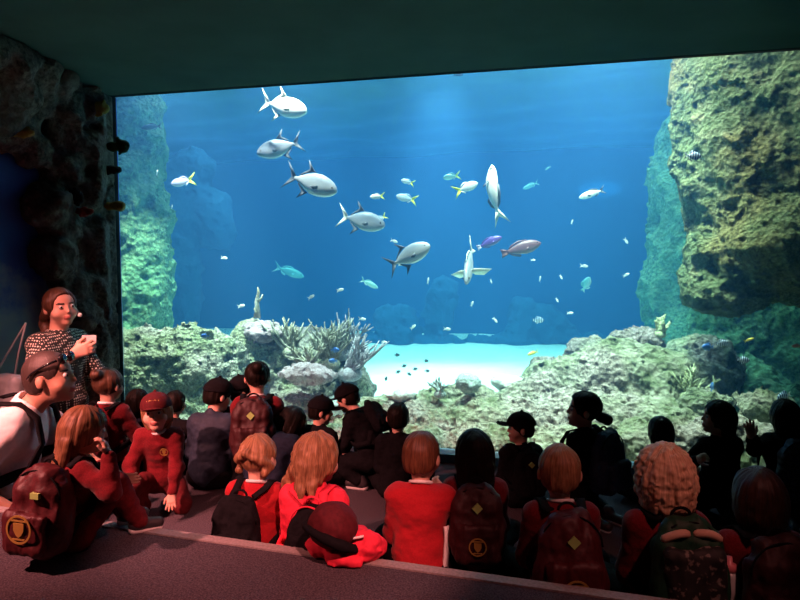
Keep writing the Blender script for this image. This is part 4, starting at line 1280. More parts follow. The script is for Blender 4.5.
M_tote = plain('tote_cloth', (0.42, 0.45, 0.48), 0.5)
o = sdf_obj('bag_body', [rbox((0, 0, -0.02), (0.15, 0.05, 0.17), 0.04, 0.02), ell((0, 0, -0.10), (0.16, 0.065, 0.10), 0.03)], 0.008, M_tote, tb, lambda d, X, Y, Z: d + 0.012 * fbm(X, Y, Z * 0.4, 16, 2))
top = at(26, 323, 3.66) - tb.location
for dx in (-0.07, 0.08):
    MB().tube([(dx, 0, 0.13), tuple(Vector((dx, 0, 0.13)).lerp(top, 0.5) + Vector((-0.01, 0, -0.01))), tuple(top)], 0.006, 6).build('strap', M_tote, tb)

# man: sunglasses on the head, sleeve logo
p = PEOPLE['man']
mb = MB()
for s in (-1, 1): mb.ball((s * 0.036, 0.072, 0.070), (0.031, 0.014, 0.022))
mb.tube([(-0.02, 0.082, 0.074), (0, 0.086, 0.076), (0.02, 0.082, 0.074)], 0.004, 6)
for s in (-1, 1): mb.tube([(s * 0.064, 0.062, 0.068), (s * 0.080, 0.02, 0.055), (s * 0.082, -0.03, 0.03), (s * 0.080, -0.05, 0.01)], 0.005, 6)
o = mb.build('sunglasses', plain('sunglass_black', (0.01, 0.01, 0.012), 0.12, 0.6), p['root'])
o.matrix_local = headM('man')
sh, el, wr = p['j']['R']
# triangular outline logo on the outside of the sleeve
u = nrm(el - sh); out = nrm(np.array([1.0, -0.15, 0]) - u * u[0]); side = np.cross(u, out)
c = sh + u * 0.11 + out * 0.054
tri = [c + side * 0.018 + u * 0.016, c - side * 0.018 + u * 0.016, c - u * 0.016, c + side * 0.018 + u * 0.016]
mb = MB().tube([tuple(q) for q in tri], 0.0025, 6)
mb.tube([tuple(c + u * 0.010 - side * 0.008), tuple(c - u * 0.002), tuple(c + u * 0.010 + side * 0.008)], 0.002, 6)
mb.build('sleeve_logo', plain('logo_black', (0.02, 0.02, 0.02), 0.6), p['root'])

# gold lettering on the facing cap and crest on the jumper
p = PEOPLE['facing']
mb = MB()
for k, x in enumerate((-0.030, -0.015, 0.0, 0.015, 0.030)):
    y = 0.105 * math.sqrt(max(0, 1 - (x / 0.091) ** 2)) - 0.016
    for (a, b) in [((-.005, -.009), (-.005, .009)), ((.005, -.009), (.005, .009)), ((-.005, .009 if k % 2 else 0), (.005, .009 if k % 2 else 0))]:
        mb.tube([(x + a[0], y, 0.075 + a[1]), (x + b[0], y - 0.001, 0.075 + b[1])], 0.0034, 5)
o = mb.build('cap_lettering', M_gold, p['hat'])
Mj = Matrix.Translation(Vector(p['chest'])) @ Matrix(p['R2'].tolist()).to_4x4() @ Matrix.Rotation(math.pi, 4, 'Z')
crest(p['root'], (0.055, -0.096, 0.085), 0.026, M_gold, Mj)

# white piping down the side of the bright red jumper
p = PEOPLE['polo']
mb = MB()
pts = []; outs = []
for a in np.linspace(0, 1, 12):
    z = p['P0'][2] - 0.07 + a * 0.26
    pts.append((0.118 - 0.004 * math.sin(a * 6), -0.045 + 0.03 * a, z)); outs.append((0.8, -0.6, 0))
mb.ribbon(pts, outs, 0.030, 0.012).build('side_stripe', C_white, p['root'])

# maroon hat lying on a folded red jacket at the tier edge
q = on_z(338, 558, TZ)
j = empty('jacket', (q.x, q.y, TZ + 0.004), YAW)
tag(j, 'bright rose-red jacket folded in a heap under the maroon hat', 'jacket')
o = sdf_obj('cloth_heap', [ell((0.03, 0.02, 0.035), (0.13, 0.09, 0.05), 0.03), ell((0.10, 0.0, 0.045), (0.07, 0.07, 0.05), 0.03), cap((0.08, -0.02, 0.04), (0.155, 0.015, 0.022), 0.035, 0.022, 0.02), cap((-0.02, -0.06, 0.025), (0.08, -0.075, 0.02), 0.025, 0.02, 0.02), ell((-0.05, 0.03, 0.03), (0.07, 0.06, 0.04), 0.02)],
            0.005, C_pink, j, lambda d, X, Y, Z: np.maximum(d + 0.014 * fbm(X, Y, Z, 17, 3, 2), 0.001 - Z), one=True)
MB().ribbon([(0.02, -0.045, 0.098), (0.06, -0.055, 0.094), (0.10, -0.05, 0.10)], [(0, -0.5, 1)] * 3, 0.008, 0.006).build('white_edge', C_white, j)
hm = cloth('hat_maroon', (0.10, 0.012, 0.018), None, 0.8, 60, 0.3, 0.2)
ht = empty('sun_hat', (q.x, q.y, TZ), YAW)
tag(ht, 'maroon brimmed hat resting on a red jacket at the tier edge', 'hat')
Mh = np.array((Matrix.Rotation(R(24), 3, 'Y') @ Matrix.Rotation(R(-16), 3, 'X')))
o = sdf_obj('crown', [ell((-0.015, -0.01, 0.125), (0.094, 0.10, 0.085), 0.02, Mh.T)], 0.005, hm, ht, lambda d, X, Y, Z: np.maximum(d + 0.006 * fbm(X, Y, Z, 18, 2, 3), 0.075 + 0.35 * (X * -1.0) - Z - 0.02))
o = sdf_obj('brim', [ell((-0.022, -0.014, 0.085), (0.120, 0.118, 0.035), 0.01, Mh.T), sub(ell((-0.01, -0.006, 0.10), (0.085, 0.09, 0.06), 0.01, Mh.T)), sub(ell((-0.028, -0.016, 0.062), (0.112, 0.11, 0.03), 0.01, Mh.T))], 0.005, C_black, ht, lambda d, X, Y, Z: d + 0.006 * fbm(X, Y, Z * 0.3, 12, 2, 7))
# ================================================================== corals
def tint(name, base, tip, rough=0.85):
    m = reef(name, [tuple(x * 0.5 for x in base), base, tuple((a + b) / 2 for a, b in zip(base, tip)), tip], 14, 0.4, rough)
    return m


M_stag = tint('staghorn_tan', (0.24, 0.22, 0.14), (0.56, 0.54, 0.46))
M_stag2 = tint('staghorn_lilac', (0.24, 0.22, 0.24), (0.54, 0.50, 0.54))
M_plate = tint('plate_mauve', (0.22, 0.15, 0.16), (0.44, 0.35, 0.37))
M_brain = tint('brain_grey', (0.25, 0.30, 0.30), (0.55, 0.62, 0.58))
M_yell = tint('coral_yellow', (0.34, 0.36, 0.18), (0.62, 0.62, 0.40))
M_white = tint('coral_white', (0.42, 0.40, 0.35), (0.7, 0.68, 0.64))


def staghorn(px, py, d, n, L, label, mat, dirs=(0, 0), spread=0.9, seed=1, rad=0.0135, name='staghorn_coral'):
    r = random.Random(seed)
    base = at(px, py, d)
    root = empty(name, tuple(base)); tag(root, label, 'coral')
    MB().ball((0, 0, -0.02), (0.02 + L * 0.28, 0.02 + L * 0.26, 0.02 + L * 0.14), 0, 14, 8).build('coral_base', mat, root)
    for i in range(n):
        az = r.uniform(0, 2 * math.pi); el = r.uniform(0.15, 1.0) * spread
        dv = (Vector((math.cos(az) * math.sin(el), math.sin(az) * math.sin(el) * 0.7 - 0.1, math.cos(el))) + CR * dirs[0] + Vector((0, 0, dirs[1]))).normalized()
        ln = L * r.uniform(0.6, 1.15)
        st = Vector((r.uniform(-.06, .06), r.uniform(-.05, .05), 0)) * (L / 0.3)
        mb = MB()
        b = (Vector((r.uniform(-1, 1), r.uniform(-1, 1), r.uniform(0, 1)))) * 0.12 * ln
        pts = [st + dv * ln * t + b * math.sin(t * 2.2) for t in (0, .25, .5, .75, 1)]
        mb.tube(pts, [rad, rad * .92, rad * .8, rad * .65, rad * .35], 6)
        for k in range(r.randint(2, 5)):
            t = r.uniform(0.25, 0.85)
            p = st + dv * ln * t + b * math.sin(t * 2.2)
            tw = (dv + Vector((r.uniform(-1, 1), r.uniform(-1, 1), r.uniform(-.3, .8)))).normalized()
            l2 = ln * r.uniform(.16, .36)
            mb.tube([p, p + tw * l2 * .55, p + tw * l2 + dv * l2 * .2], [rad * .7, rad * .55, rad * .28], 5)
        mb.build('branch', mat, root)
    return root


staghorn(328, 362, 5.6, 34, 0.34, 'tan branching coral on the mauve mound, highest of the branching ones', M_stag, (0.1, 0.2), seed=3)
staghorn(350, 372, 5.5, 26, 0.33, 'branching coral leaning right towards the bright sand', M_stag2, (0.55, 0.0), seed=5)
staghorn(292, 350, 5.65, 24, 0.27, 'branching coral on the left of the mauve mound beside the stalk', M_stag, (-0.1, 0.1), seed=8)
staghorn(342, 352, 5.75, 26, 0.32, 'lilac branching coral behind the tan one on the mauve mound', M_stag2, (0.35, 0.3), seed=11)
staghorn(310, 366, 5.45, 20, 0.22, 'short stubby branching coral low on the front of the mauve mound', M_stag, (0, 0), 1.2, seed=21)
staghorn(660, 332, 5.25, 7, 0.11, 'little pale yellow branching coral on top of the cream mound', M_yell, (0.3, 0.2), 1.1, seed=14, rad=0.02, name='branching_coral')
staghorn(440, 392, 5.0, 12, 0.11, 'small grey bushy coral in front of the sand', M_brain, (0, 0), 1.2, seed=15, rad=0.014, name='bushy_coral')
staghorn(690, 395, 4.7, 12, 0.2, 'green bushy coral in the hollow right of the cream mound', M_yell, (0, .2), 1.0, seed=17, rad=0.013, name='bushy_coral')


def lumpco(name, px, py, d, r, mat, label, amp=0.02, f=16, seed=1):
    c = at(px, py, d)
    o = sdf_obj(name, [ell(c, r, 0.05)], 0.011, mat, post=crust(amp, f, 3, seed), pad=amp * 2 + .02, one=True)
    settle(o)
    return tag(o, label, 'coral')


lumpco('plate_coral', 308, 374, 5.35, (0.26, 0.17, 0.085), M_plate, 'mauve plate coral shelf in front of the branching corals', 0.03, 9)
lumpco('plate_coral', 262, 332, 5.75, (0.22, 0.15, 0.10), M_plate, 'pale plate coral topping the mound under the stalk', 0.03, 10, 3)
lumpco('brain_coral', 468, 383, 4.95, (0.105, 0.09, 0.085), M_brain, 'rounded grey brain coral right of the bright sand', 0.012, 22, 4)
lumpco('brain_coral', 400, 396, 5.1, (0.12, 0.09, 0.05), M_white, 'pale low brain coral at the left of the bright sand', 0.02, 16, 5)
lumpco('plate_coral', 510, 383, 5.3, (0.16, 0.12, 0.07), M_white, 'whitish plate coral on the left foot of the cream mound', 0.02, 12, 6)
lumpco('boulder_coral', 705, 408, 4.55, (0.22, 0.15, 0.13), M_reefL, 'grey-green boulder coral right of the cream mound', 0.03, 11, 7)
lumpco('boulder_coral', 765, 408, 4.4, (0.20, 0.14, 0.13), M_reefR, 'cream boulder coral under the dark hollow at right', 0.03, 11, 8)
lumpco('boulder_coral', 345, 405, 5.3, (0.2, 0.14, 0.10), M_brain, 'grey boulder coral at the foot of the mauve mound', 0.02, 10, 9)
# upright stalk
b = at(257, 318, 5.8)
mb = MB().tube([b, b + Vector((.005, 0, .08)), b + Vector((.0, 0, .16)), b + Vector((.02, 0, .24)), b + Vector((.012, 0, .29))], [.035, .026, .02, .015, .006], 8)
mb.tube([b + Vector((0, 0, .14)), b + Vector((.05, 0, .19)), b + Vector((.06, 0, .22))], [.014, .011, .006], 6)
mb.tube([b + Vector((0, 0, .06)), b + Vector((-.03, 0, .09))], [.016, .008], 6)
o = mb.build('stalk_coral', M_stag); settle(o); tag(o, 'thin upright coral stalk standing on the mauve mound', 'coral')

# dry corals and sponges fixed to the rockwork in the hall
M_gc = plain('sponge_gold', (0.30, 0.20, 0.05), 0.85, 0.1); M_gg = plain('coral_dull_green', (0.035, 0.07, 0.035), 0.9, 0.1); M_rd = plain('sponge_red', (0.25, 0.035, 0.03), 0.85, 0.1); M_bk = plain('coral_black', (0.01, 0.01, 0.01), 0.9, 0.1)


def onwall(px, py, n=0.17):
    d = at(px, py, 1) - CAM
    return CAM + d * ((wl(0, n, 0) - CAM).dot(WN) / d.dot(WN))


for (px, py, r, mat, nm, lab, cat) in [
        (45, 66, (.03, .05, .07), M_gc, 'branching_sponge', 'gold finger sponge high on the rockwork near the ceiling', 'sponge'),
        (100, 108, (.07, .05, .045), M_gc, 'sponge', 'dull yellow sponge clump near the top corner of the window', 'sponge'),
        (22, 133, (.09, .05, .02), M_gc, 'shelf_sponge', 'thin yellow shelf sponge at the left of the rockwork', 'sponge'),
        (5, 84, (.05, .04, .05), M_rd, 'sponge', 'red sponge at the upper left edge of the rockwork', 'sponge'),
        (84, 212, (.07, .04, .02), M_rd, 'sponge', 'flat red sponge midway down the pillar', 'sponge'),
        (122, 146, (.055, .05, .05), M_gg, 'bushy_coral', 'dull green bushy coral jutting from the pillar over the glass', 'coral'),
        (116, 170, (.03, .03, .025), M_bk, 'coral', 'small black coral just under the green bushy one on the pillar', 'coral'),
        (121, 206, (.025, .03, .03), M_gc, 'branching_coral', 'small yellow coral sprig on the pillar edge at the glass', 'coral'),
        (77, 197, (.05, .04, .05), M_bk, 'coral', 'black round coral in the middle of the pillar', 'coral')]:
    if px > 110: c = at(px, py, 4.62)
    else: c = onwall(px, py)
    pr = [ell(c, r, 0.02)]
    r3 = random.Random(px)
    for k in range(7 if 'shelf' not in nm else 2):
        a = r3.uniform(0, 6.28); e = c + Vector((math.cos(a) * r[0], -0.02, math.sin(a) * r[2])) * 1.15
        pr.append(cap(c, e, 0.022 if r[0] > .03 else 0.012, 0.012 if r[0] > .03 else 0.007, 0.012))
    if px > 110: pr.append(cap(c, c + Vector((-0.10, 0.0, 0.0)), 0.03, 0.03, 0.02))
    o = sdf_obj(nm, pr, 0.006, mat, post=lambda d, X, Y, Z: d + 0.008 * fbm(X, Y, Z, 30, 2), one=True)
    settle(o); tag(o, lab, cat)


# ================================================================== fish
def fish_mat(name, back, side_, belly, stripes=None, metal=0.15, rough=0.4):
    m, nt, b = nodes(name); L = nt.links.new
    tc = nt.nodes.new('ShaderNodeTexCoord'); sx = nt.nodes.new('ShaderNodeSeparateXYZ'); L(tc.outputs['Object'], sx.inputs[0])
    mr = nt.nodes.new('ShaderNodeMapRange'); mr.inputs[1].default_value = -0.2; mr.inputs[2].default_value = 0.2; L(sx.outputs['Z'], mr.inputs[0])
    n = nt.nodes.new('ShaderNodeTexNoise'); n.inputs['Scale'].default_value = 9; L(tc.outputs['Object'], n.inputs['Vector'])
    ad = nt.nodes.new('ShaderNodeMath'); ad.operation = 'MULTIPLY_ADD'; ad.inputs[1].default_value = 0.2; L(n.outputs['Fac'], ad.inputs[0]); L(mr.outputs[0], ad.inputs[2])
    r = nt.nodes.new('ShaderNodeValToRGB'); e = r.color_ramp.elements
    e[0].position = 0.3; e[0].color = (*belly, 1); e[1].position = 0.95; e[1].color = (*back, 1)
    q = e.new(0.62); q.color = (*side_, 1)
    L(ad.outputs[0], r.inputs['Fac']); out = r.outputs['Color']
    if stripes:
        w = nt.nodes.new('ShaderNodeTexWave'); w.bands_direction = 'X'; w.inputs['Scale'].default_value = 2.2; L(tc.outputs['Object'], w.inputs['Vector'])
        r2 = nt.nodes.new('ShaderNodeValToRGB'); r2.color_ramp.elements[0].position = 0.45; r2.color_ramp.elements[1].position = 0.6; L(w.outputs['Fac'], r2.inputs['Fac'])
        mx = nt.nodes.new('ShaderNodeMix'); mx.data_type = 'RGBA'; L(r2.outputs['Color'], mx.inputs[0]); mx.inputs[6].default_value = (*stripes, 1); L(out, mx.inputs[7]); out = mx.outputs[2]
    L(out, b.inputs['Base Color']); b.inputs['Metallic'].default_value = metal; b.inputs['Roughness'].default_value = rough
    return m


KINDS = {
    'pompano': dict(t=[0, .03, .1, .2, .32, .45, .58, .68, .75, .8], top=[.01, .07, .13, .175, .20, .19, .14, .08, .035, .027], bot=[-.012, -.06, -.115, -.16, -.185, -.18, -.13, -.07, -.033, -.027], w=[.01, .04, .06, .075, .08, .072, .05, .03, .014, .011],
                    dorsal=[((.05, .186), (.02, .21)), ((.02, .188), (-.07, .29)), ((-.02, .182), (-.15, .37)), ((-.045, .17), (-.075, .215)), ((-.14, .12), (-.16, .14)), ((-.22, .05), (-.235, .06))],
                    anal=[((.0, -.175), (-.03, -.2)), ((-.03, -.165), (-.10, -.26)), ((-.05, -.155), (-.17, -.32)), ((-.075, -.14), (-.11, -.18)), ((-.2, -.06), (-.215, -.075))],
                    tail=[((-.27, .03), (-.50, .25)), ((-.285, .018), (-.42, .12)), ((-.29, 0), (-.355, 0)), ((-.285, -.018), (-.42, -.12)), ((-.27, -.03), (-.50, -.25))]),
    'slim': dict(t=[0, .04, .12, .25, .4, .55, .68, .75, .8], top=[.008, .05, .095, .13, .135, .11, .06, .035, .03], bot=[-.008, -.045, -.09, -.125, -.13, -.1, -.055, -.033, -.03], w=[.01, .03, .05, .065, .065, .05, .025, .015, .012],
                 dorsal=[((.15, .12), (.1, .17)), ((.0, .13), (-.04, .175)), ((-.15, .085), (-.19, .12)), ((-.22, .04), (-.24, .05))],
                 anal=[((-.05, -.115), (-.09, -.16)), ((-.15, -.08), (-.19, -.115)), ((-.22, -.04), (-.24, -.05))],
                 tail=[((-.26, .035), (-.5, .19)), ((-.28, .018), (-.42, .09)), ((-.285, 0), (-.36, 0)), ((-.28, -.018), (-.42, -.09)), ((-.26, -.035), (-.5, -.19))]),
    'fusilier': dict(t=[0, .04, .12, .25, .4, .52, .62, .68, .72], top=[.01, .07, .13, .175, .18, .14, .08, .045, .035], bot=[-.01, -.065, -.125, -.17, -.17, -.13, -.07, -.04, -.035], w=[.01, .04, .06, .08, .075, .055, .03, .018, .014],
                 dorsal=[((.15, .16), (.1, .21)), ((.0, .17), (-.04, .215)), ((-.12, .10), (-.15, .14)), ((-.18, .05), (-.2, .06))],
                 anal=[((-.03, -.15), (-.07, -.19)), ((-.12, -.09), (-.15, -.13)), ((-.18, -.05), (-.2, -.06))],
                 tail=[((-.16, .04), (-.5, .27)), ((-.19, .02), (-.40, .12)), ((-.20, 0), (-.30, 0)), ((-.19, -.02), (-.40, -.12)), ((-.16, -.04), (-.5, -.27))]),
    'wrasse': dict(t=[0, .04, .12, .25, .4, .55, .7, .8, .84], top=[.01, .055, .11, .155, .165, .14, .085, .05, .045], bot=[-.01, -.05, -.10, -.15, -.16, -.13, -.08, -.048, -.044], w=[.012, .04, .065, .08, .08, .065, .035, .018, .014],
                   dorsal=[((.2, .145), (.17, .18)), ((.0, .16), (-.03, .2)), ((-.18, .1), (-.22, .14)), ((-.28, .05), (-.3, .07))],
                   anal=[((-.02, -.15), (-.06, -.19)), ((-.18, -.09), (-.22, -.13)), ((-.28, -.05), (-.3, -.065))],
                   tail=[((-.30, .045), (-.5, .11)), ((-.32, .02), (-.485, .05)), ((-.325, 0), (-.475, 0)), ((-.32, -.02), (-.485, -.05)), ((-.30, -.045), (-.5, -.11))]),
    'deep': dict(t=[0, .04, .12, .25, .4, .55, .68, .75, .79], top=[.01, .08, .17, .25, .27, .22, .11, .05, .045], bot=[-.01, -.07, -.16, -.24, -.26, -.21, -.10, -.048, -.044], w=[.01, .04, .06, .075, .075, .055, .03, .016, .012],
                 dorsal=[((.15, .22), (.1, .29)), ((.0, .26), (-.06, .34)), ((-.15, .17), (-.2, .24)), ((-.22, .06), (-.24, .08))],
                 anal=[((-.0, -.25), (-.06, -.33)), ((-.15, -.16), (-.2, -.23)), ((-.22, -.06), (-.24, -.08))],
                 tail=[((-.26, .045), (-.5, .17)), ((-.28, .02), (-.44, .08)), ((-.285, 0), (-.40, 0)), ((-.28, -.02), (-.44, -.08)), ((-.26, -.045), (-.5, -.17))]),
}


def fish_shape(mb, K, bend=0.0, n=14, m=0):
    v = []; f = []
    for t, a, b, w in zip(K['t'], K['top'], K['bot'], K['w']):
        x = 0.5 - t
        cz, hz = (a + b) / 2, (a - b) / 2
        for j in range(n):
            q = 2 * math.pi * j / n
            v.append((x, w * math.cos(q) + bend * (0.3 - x) ** 2 * (1 if x < .3 else 0), cz + hz * math.sin(q)))
    for i in range(len(K['t']) - 1):
        for j in range(n):
            f.append((i * n + j, i * n + (j + 1) % n, (i + 1) * n + (j + 1) % n, (i + 1) * n + j))
    f.append(tuple(range(n))[::-1]); f.append(tuple((len(K['t']) - 1) * n + j for j in range(n)))
    return mb.add(v, f, m)


def fin(mb, pairs, bend=0.0, th=0.012, m=0):
    v = []; f = []
    for (a, b) in pairs:
        for s in (-1, 1):
            for p, k in ((a, 1.0), (b, 0.25)):
                v.append((p[0], s * th / 2 * k + bend * (0.3 - p[0]) ** 2 * (1 if p[0] < .3 else 0), p[1]))
    for i in range(len(pairs) - 1):
        a, b = 4 * i, 4 * (i + 1)
        f += [(a, a + 1, b + 1, b), (a + 2, b + 2, b + 3, a + 3), (a + 1, a + 3, b + 3, b + 1), (a, b, b + 2, a + 2)]
    e = 4 * (len(pairs) - 1)
    f += [(0, 2, 3, 1), (e, e + 1, e + 3, e + 2)]
    return mb.add(v, f, m)


def aim(o, nose, tail, roll=0.0):
    x = (nose - tail); L = x.length; x.normalize()
    z = Vector((0, 0, 1)); z = z - x * z.dot(x)
    z = z.normalized() if z.length > 0.15 else (CF * -1 - x * (-CF).dot(x)).normalized()
    y = z.cross(x)
    M = Matrix((x, y, z)).transposed().to_4x4() @ Matrix.Rotation(roll, 4, 'X')
    M.translation = (nose + tail) / 2
    o.matrix_world = M @ Matrix.Scale(L, 4)
    return o


F_silver = fish_mat('fish_silver', (0.20, 0.23, 0.28), (0.46, 0.46, 0.48), (0.72, 0.70, 0.68))
F_white = fish_mat('fish_white', (0.75, 0.74, 0.66), (0.88, 0.86, 0.78), (0.92, 0.90, 0.82))
F_grey = fish_mat('fish_grey', (0.12, 0.15, 0.19), (0.27, 0.28, 0.32), (0.50, 0.50, 0.50))
F_fin = plain('fin_dusky', (0.10, 0.11, 0.13), 0.5)
F_finy = plain('fin_yellow', (0.80, 0.85, 0.06), 0.5)
F_finw = plain('fin_pale', (0.80, 0.76, 0.62), 0.5)
F_fus = fish_mat('fish_fusilier', (0.35, 0.50, 0.62), (0.60, 0.70, 0.75), (0.85, 0.85, 0.85))
F_lilac = fish_mat('fish_lilac', (0.32, 0.28, 0.50), (0.50, 0.45, 0.62), (0.66, 0.60, 0.70))
F_pur = fish_mat('fish_purple', (0.09, 0.05, 0.26), (0.12, 0.07, 0.30), (0.25, 0.2, 0.4))
F_pink = fish_mat('fish_rose', (0.12, 0.05, 0.06), (0.18, 0.075, 0.08), (0.30, 0.17, 0.10))
F_zeb = fish_mat('fish_banded', (0.45, 0.55, 0.70), (0.72, 0.78, 0.84), (0.85, 0.87, 0.88), (0.03, 0.05, 0.12))
F_blue = fish_mat('fish_blue', (0.05, 0.16, 0.50), (0.08, 0.24, 0.62), (0.2, 0.4, 0.7))
F_dark = fish_mat('fish_dark', (0.03, 0.05, 0.07), (0.06, 0.09, 0.10), (0.12, 0.15, 0.15))
F_yel = fish_mat('fish_yellow', (0.70, 0.60, 0.06), (0.80, 0.72, 0.10), (0.85, 0.78, 0.25))
F_red = fish_mat('fish_red', (0.55, 0.10, 0.05), (0.65, 0.16, 0.08), (0.7, 0.3, 0.2))
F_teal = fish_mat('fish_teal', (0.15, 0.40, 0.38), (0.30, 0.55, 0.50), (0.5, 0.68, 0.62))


def big_fish(kind, nose, tail, d, label, body, fm, dd=0.0, roll=0.0, bend=0.0, tailm=None, name='fish', pecs=0.5, cat='fish'):
    K = KINDS[kind]
    root = bpy.data.objects.new(name, None); COL.objects.link(root); root.empty_display_size = 0.2
    aim(root, at(*nose, d - dd / 2), at(*tail, d + dd / 2), roll)
    tag(root, label, cat)
    fish_shape(MB(), K, bend).build('fish_body', body, root)
    fin(MB(), K['tail'], bend).build('tail_fin', tailm or fm, root)
    fin(MB(), K['dorsal'], bend).build('dorsal_fin', fm, root)
    fin(MB(), K['anal'], bend).build('anal_fin', fm, root)
    for s in (-1, 1):
        mb = MB(); fin(mb, [((.20, .0), (.17, .012)), ((.19, -.03), (.05, -.055)), ((.18, -.05), (.12, -.085))], 0, 0.008)
        o = mb.build('pectoral_fin', fm if pecs < 1 else F_finw, root)
        o.matrix_local = Matrix.Translation((0.19, s * 0.066, 0)) @ Matrix.Rotation(-s * pecs, 4, 'Z') @ Matrix.Scale(1.0 if pecs < 1 else 2.2, 4) @ Matrix.Translation((-0.19, 0, 0))
        MB().ball((0.405, s * 0.050, 0.035), (0.02, 0.008, 0.02), 0, 10, 6).build('eye', M_iris, root)
    return root


G = 'silver pompano shoal'
big_fish('pompano', (307, 112), (259, 101), 5.4, 'bright white pompano, topmost of the shoal, swimming right', F_white, F_finw, 0.1, name='pompano')
big_fish('pompano', (257, 154), (304, 141), 5.6, 'grey pompano swimming left under the topmost white one', F_grey, F_fin, 0.05, name='pompano')
big_fish('pompano', (337, 192), (284, 174), 5.4, 'silver pompano with dark tail, third from the top, facing right', F_silver, F_fin, 0.1, name='pompano')
big_fish('pompano', (385, 226), (337, 215), 5.7, 'grey-silver pompano facing right below the small yellow-tailed fish', F_grey, F_fin, 0.1, name='pompano', tailm=F_finw)
big_fish('pompano', (430, 245), (386, 268), 5.3, 'pale pompano rising to the right with dark forked tail', F_silver, F_fin, 0.1, name='pompano')
big_fish('slim', (492, 165), (490, 221), 5.2, 'white slender fish swimming straight up with curved body', F_white, F_fin, -0.12, roll=0.8, bend=-0.45, tailm=F_finw, name='pompano')
big_fish('slim', (466, 284), (473, 243), 5.5, 'pale fish diving head-on with side fins spread wide', F_silver, F_finw, 0.35, roll=0.2, pecs=1.25, name='pompano')
big_fish('slim', (579, 198), (606, 189), 5.6, 'white fish with dark tail alone at upper right of the blue water', F_white, F_fin, -0.05, name='pompano')
big_fish('wrasse', (541, 243), (501, 254), 5.6, 'rosy brown fish swimming right in mid water', F_pink, F_pink, 0.0, name='parrotfish')
big_fish('wrasse', (502, 237), (477, 248), 5.6, 'purple fish with pale head just left of the rosy brown one', F_pur, F_pur, 0.05, tailm=F_lilac, name='wrasse')
big_fish('slim', (304, 277), (273, 266), 10.6, 'faint hazy fish deep in the blue above the branching corals', F_teal, F_teal, 0.0, name='hazy_fish')

MESH = {}


def small(kind, body, tailm, nose, tail, d, label, name='fish', dd=0.0, roll=0.0, group=None):
    key = (kind, body.name, tailm.name)
    if key not in MESH:
        K = KINDS[kind]; mb = MB(); fish_shape(mb, K, 0, 10); fin(mb, K['tail'], 0, .014, 1); fin(mb, K['dorsal'], 0, .012, 0); fin(mb, K['anal'], 0, .012, 0)
        MESH[key] = mb.mesh(name); MESH[key].materials.append(body); MESH[key].materials.append(tailm)
    o = bpy.data.objects.new(name, MESH[key]); COL.objects.link(o)
    aim(o, at(*nose, d - dd / 2), at(*tail, d + dd / 2), roll)
    return tag(o, label, 'fish', group)


def sm(px, py, L, ang, d, kind, body, tailm, label, name='fish'):
    a = R(ang); c, s_ = math.cos(a) * L / 2, math.sin(a) * L / 2
    return small(kind, body, tailm, (px + c, py - s_), (px - c, py + s_), d, label, name, dd=0.02)


for a in [((370, 197), (385, 196), 5.7, F_white, 'white yellow-tailed fish just above the grey-silver pompano'), ((401, 180), (415, 184), 5.8, F_fus, 'bluish yellow-tailed fish, uppermost of the three near mid water'),
          ((396, 196), (418, 201), 5.8, F_fus, 'blue-grey yellow-tailed fish below the uppermost bluish one'), ((478, 183), (453, 193), 5.6, F_white, 'white yellow-tailed fish swimming right, left of the rising white fish'),
          ((443, 178), (461, 175), 6.6, F_teal, 'hazy greenish fish above the white yellow-tailed one'), ((374, 222), (387, 215), 5.8, F_fus, 'yellow-tailed fish half hidden behind the grey-silver pompano'),
          ((171, 184), (196, 179), 6.0, F_lilac, 'lilac fish with yellow tail by the green pillar')]:
    small('fusilier', a[3], F_finy, a[0], a[1], a[2], a[4], 'fusilier')
for a in [((523, 189), (539, 182), 8.6, 'hazy pale fish right of the rising white fish'), ((378, 288), (360, 279), 6.6, 'blue-green fish swimming down right of the branching corals'), ((545, 170), (551, 166), 8, 'tiny hazy fish in the upper right of the blue water')]:
    small('slim', F_teal, F_teal, a[0], a[1], a[2], a[3])
for a in [(394, 241, 9, -20, 'tiny white fish between the two lower pompanos'), (428, 281, 8, 80, 'tiny white fish standing upright under the rising pompano'), (491, 281, 6, -70, 'tiny white fish below the spread-finned diver'), (241, 306, 9, 15, 'small white fish left of the coral stalk'),
          (311, 297, 9, 30, 'small white fish above the mauve mound, left one of a pair'), (340, 290, 9, 15, 'small white fish above the branching corals, right one of a pair'), (362, 319, 9, -5, 'small white fish at the right tip of the branching corals'), (533, 260, 6, 0, 'tiny white fish just under the rosy brown fish'),
          (540, 279, 7, 80, 'tiny white fish upright below the rosy brown fish'), (561, 277, 6, -60, 'faint tiny fish right of the upright tiny one'), (584, 266, 10, -5, 'small pale fish beside the hazy flapping one'), (626, 275, 9, 25, 'small pale fish near the hazy green rock face'), (572, 222, 6, 70, 'tiny pale fish under the lone white fish'),
          (626, 241, 8, -55, 'thin pale fish before the hazy green rock face, higher one'), (447, 329, 9, -5, 'small white fish over the far edge of the sand'), (413, 327, 8, 40, 'small white fish left over the far edge of the sand'), (495, 320, 8, -50, 'small pale fish tilted down above the sand'),
          (570, 313, 8, 0, 'small pale fish above the cream mound'), (472, 304, 7, 70, 'tiny pale fish upright above the sand'), (557, 300, 6, -60, 'faint tiny fish above the banded one'), (224, 258, 8, -10, 'tiny white fish right of the green pillar'), (172, 207, 5, 80, 'tiny pale fish under the lilac fish'), (157, 173, 7, 80, 'tiny pale fish before the green pillar'),
          (384, 342, 7, 0, 'tiny white fish at the left of the sand'), (346, 325, 7, 60, 'tiny white fish among the branching coral tips'), (400, 265, 5, 0, 'faint speck of a fish behind the rising pompano')]:
    sm(a[0], a[1], a[2] * 0.88, a[3], 6.0, 'fusilier', F_white, F_white, a[4], 'damselfish')
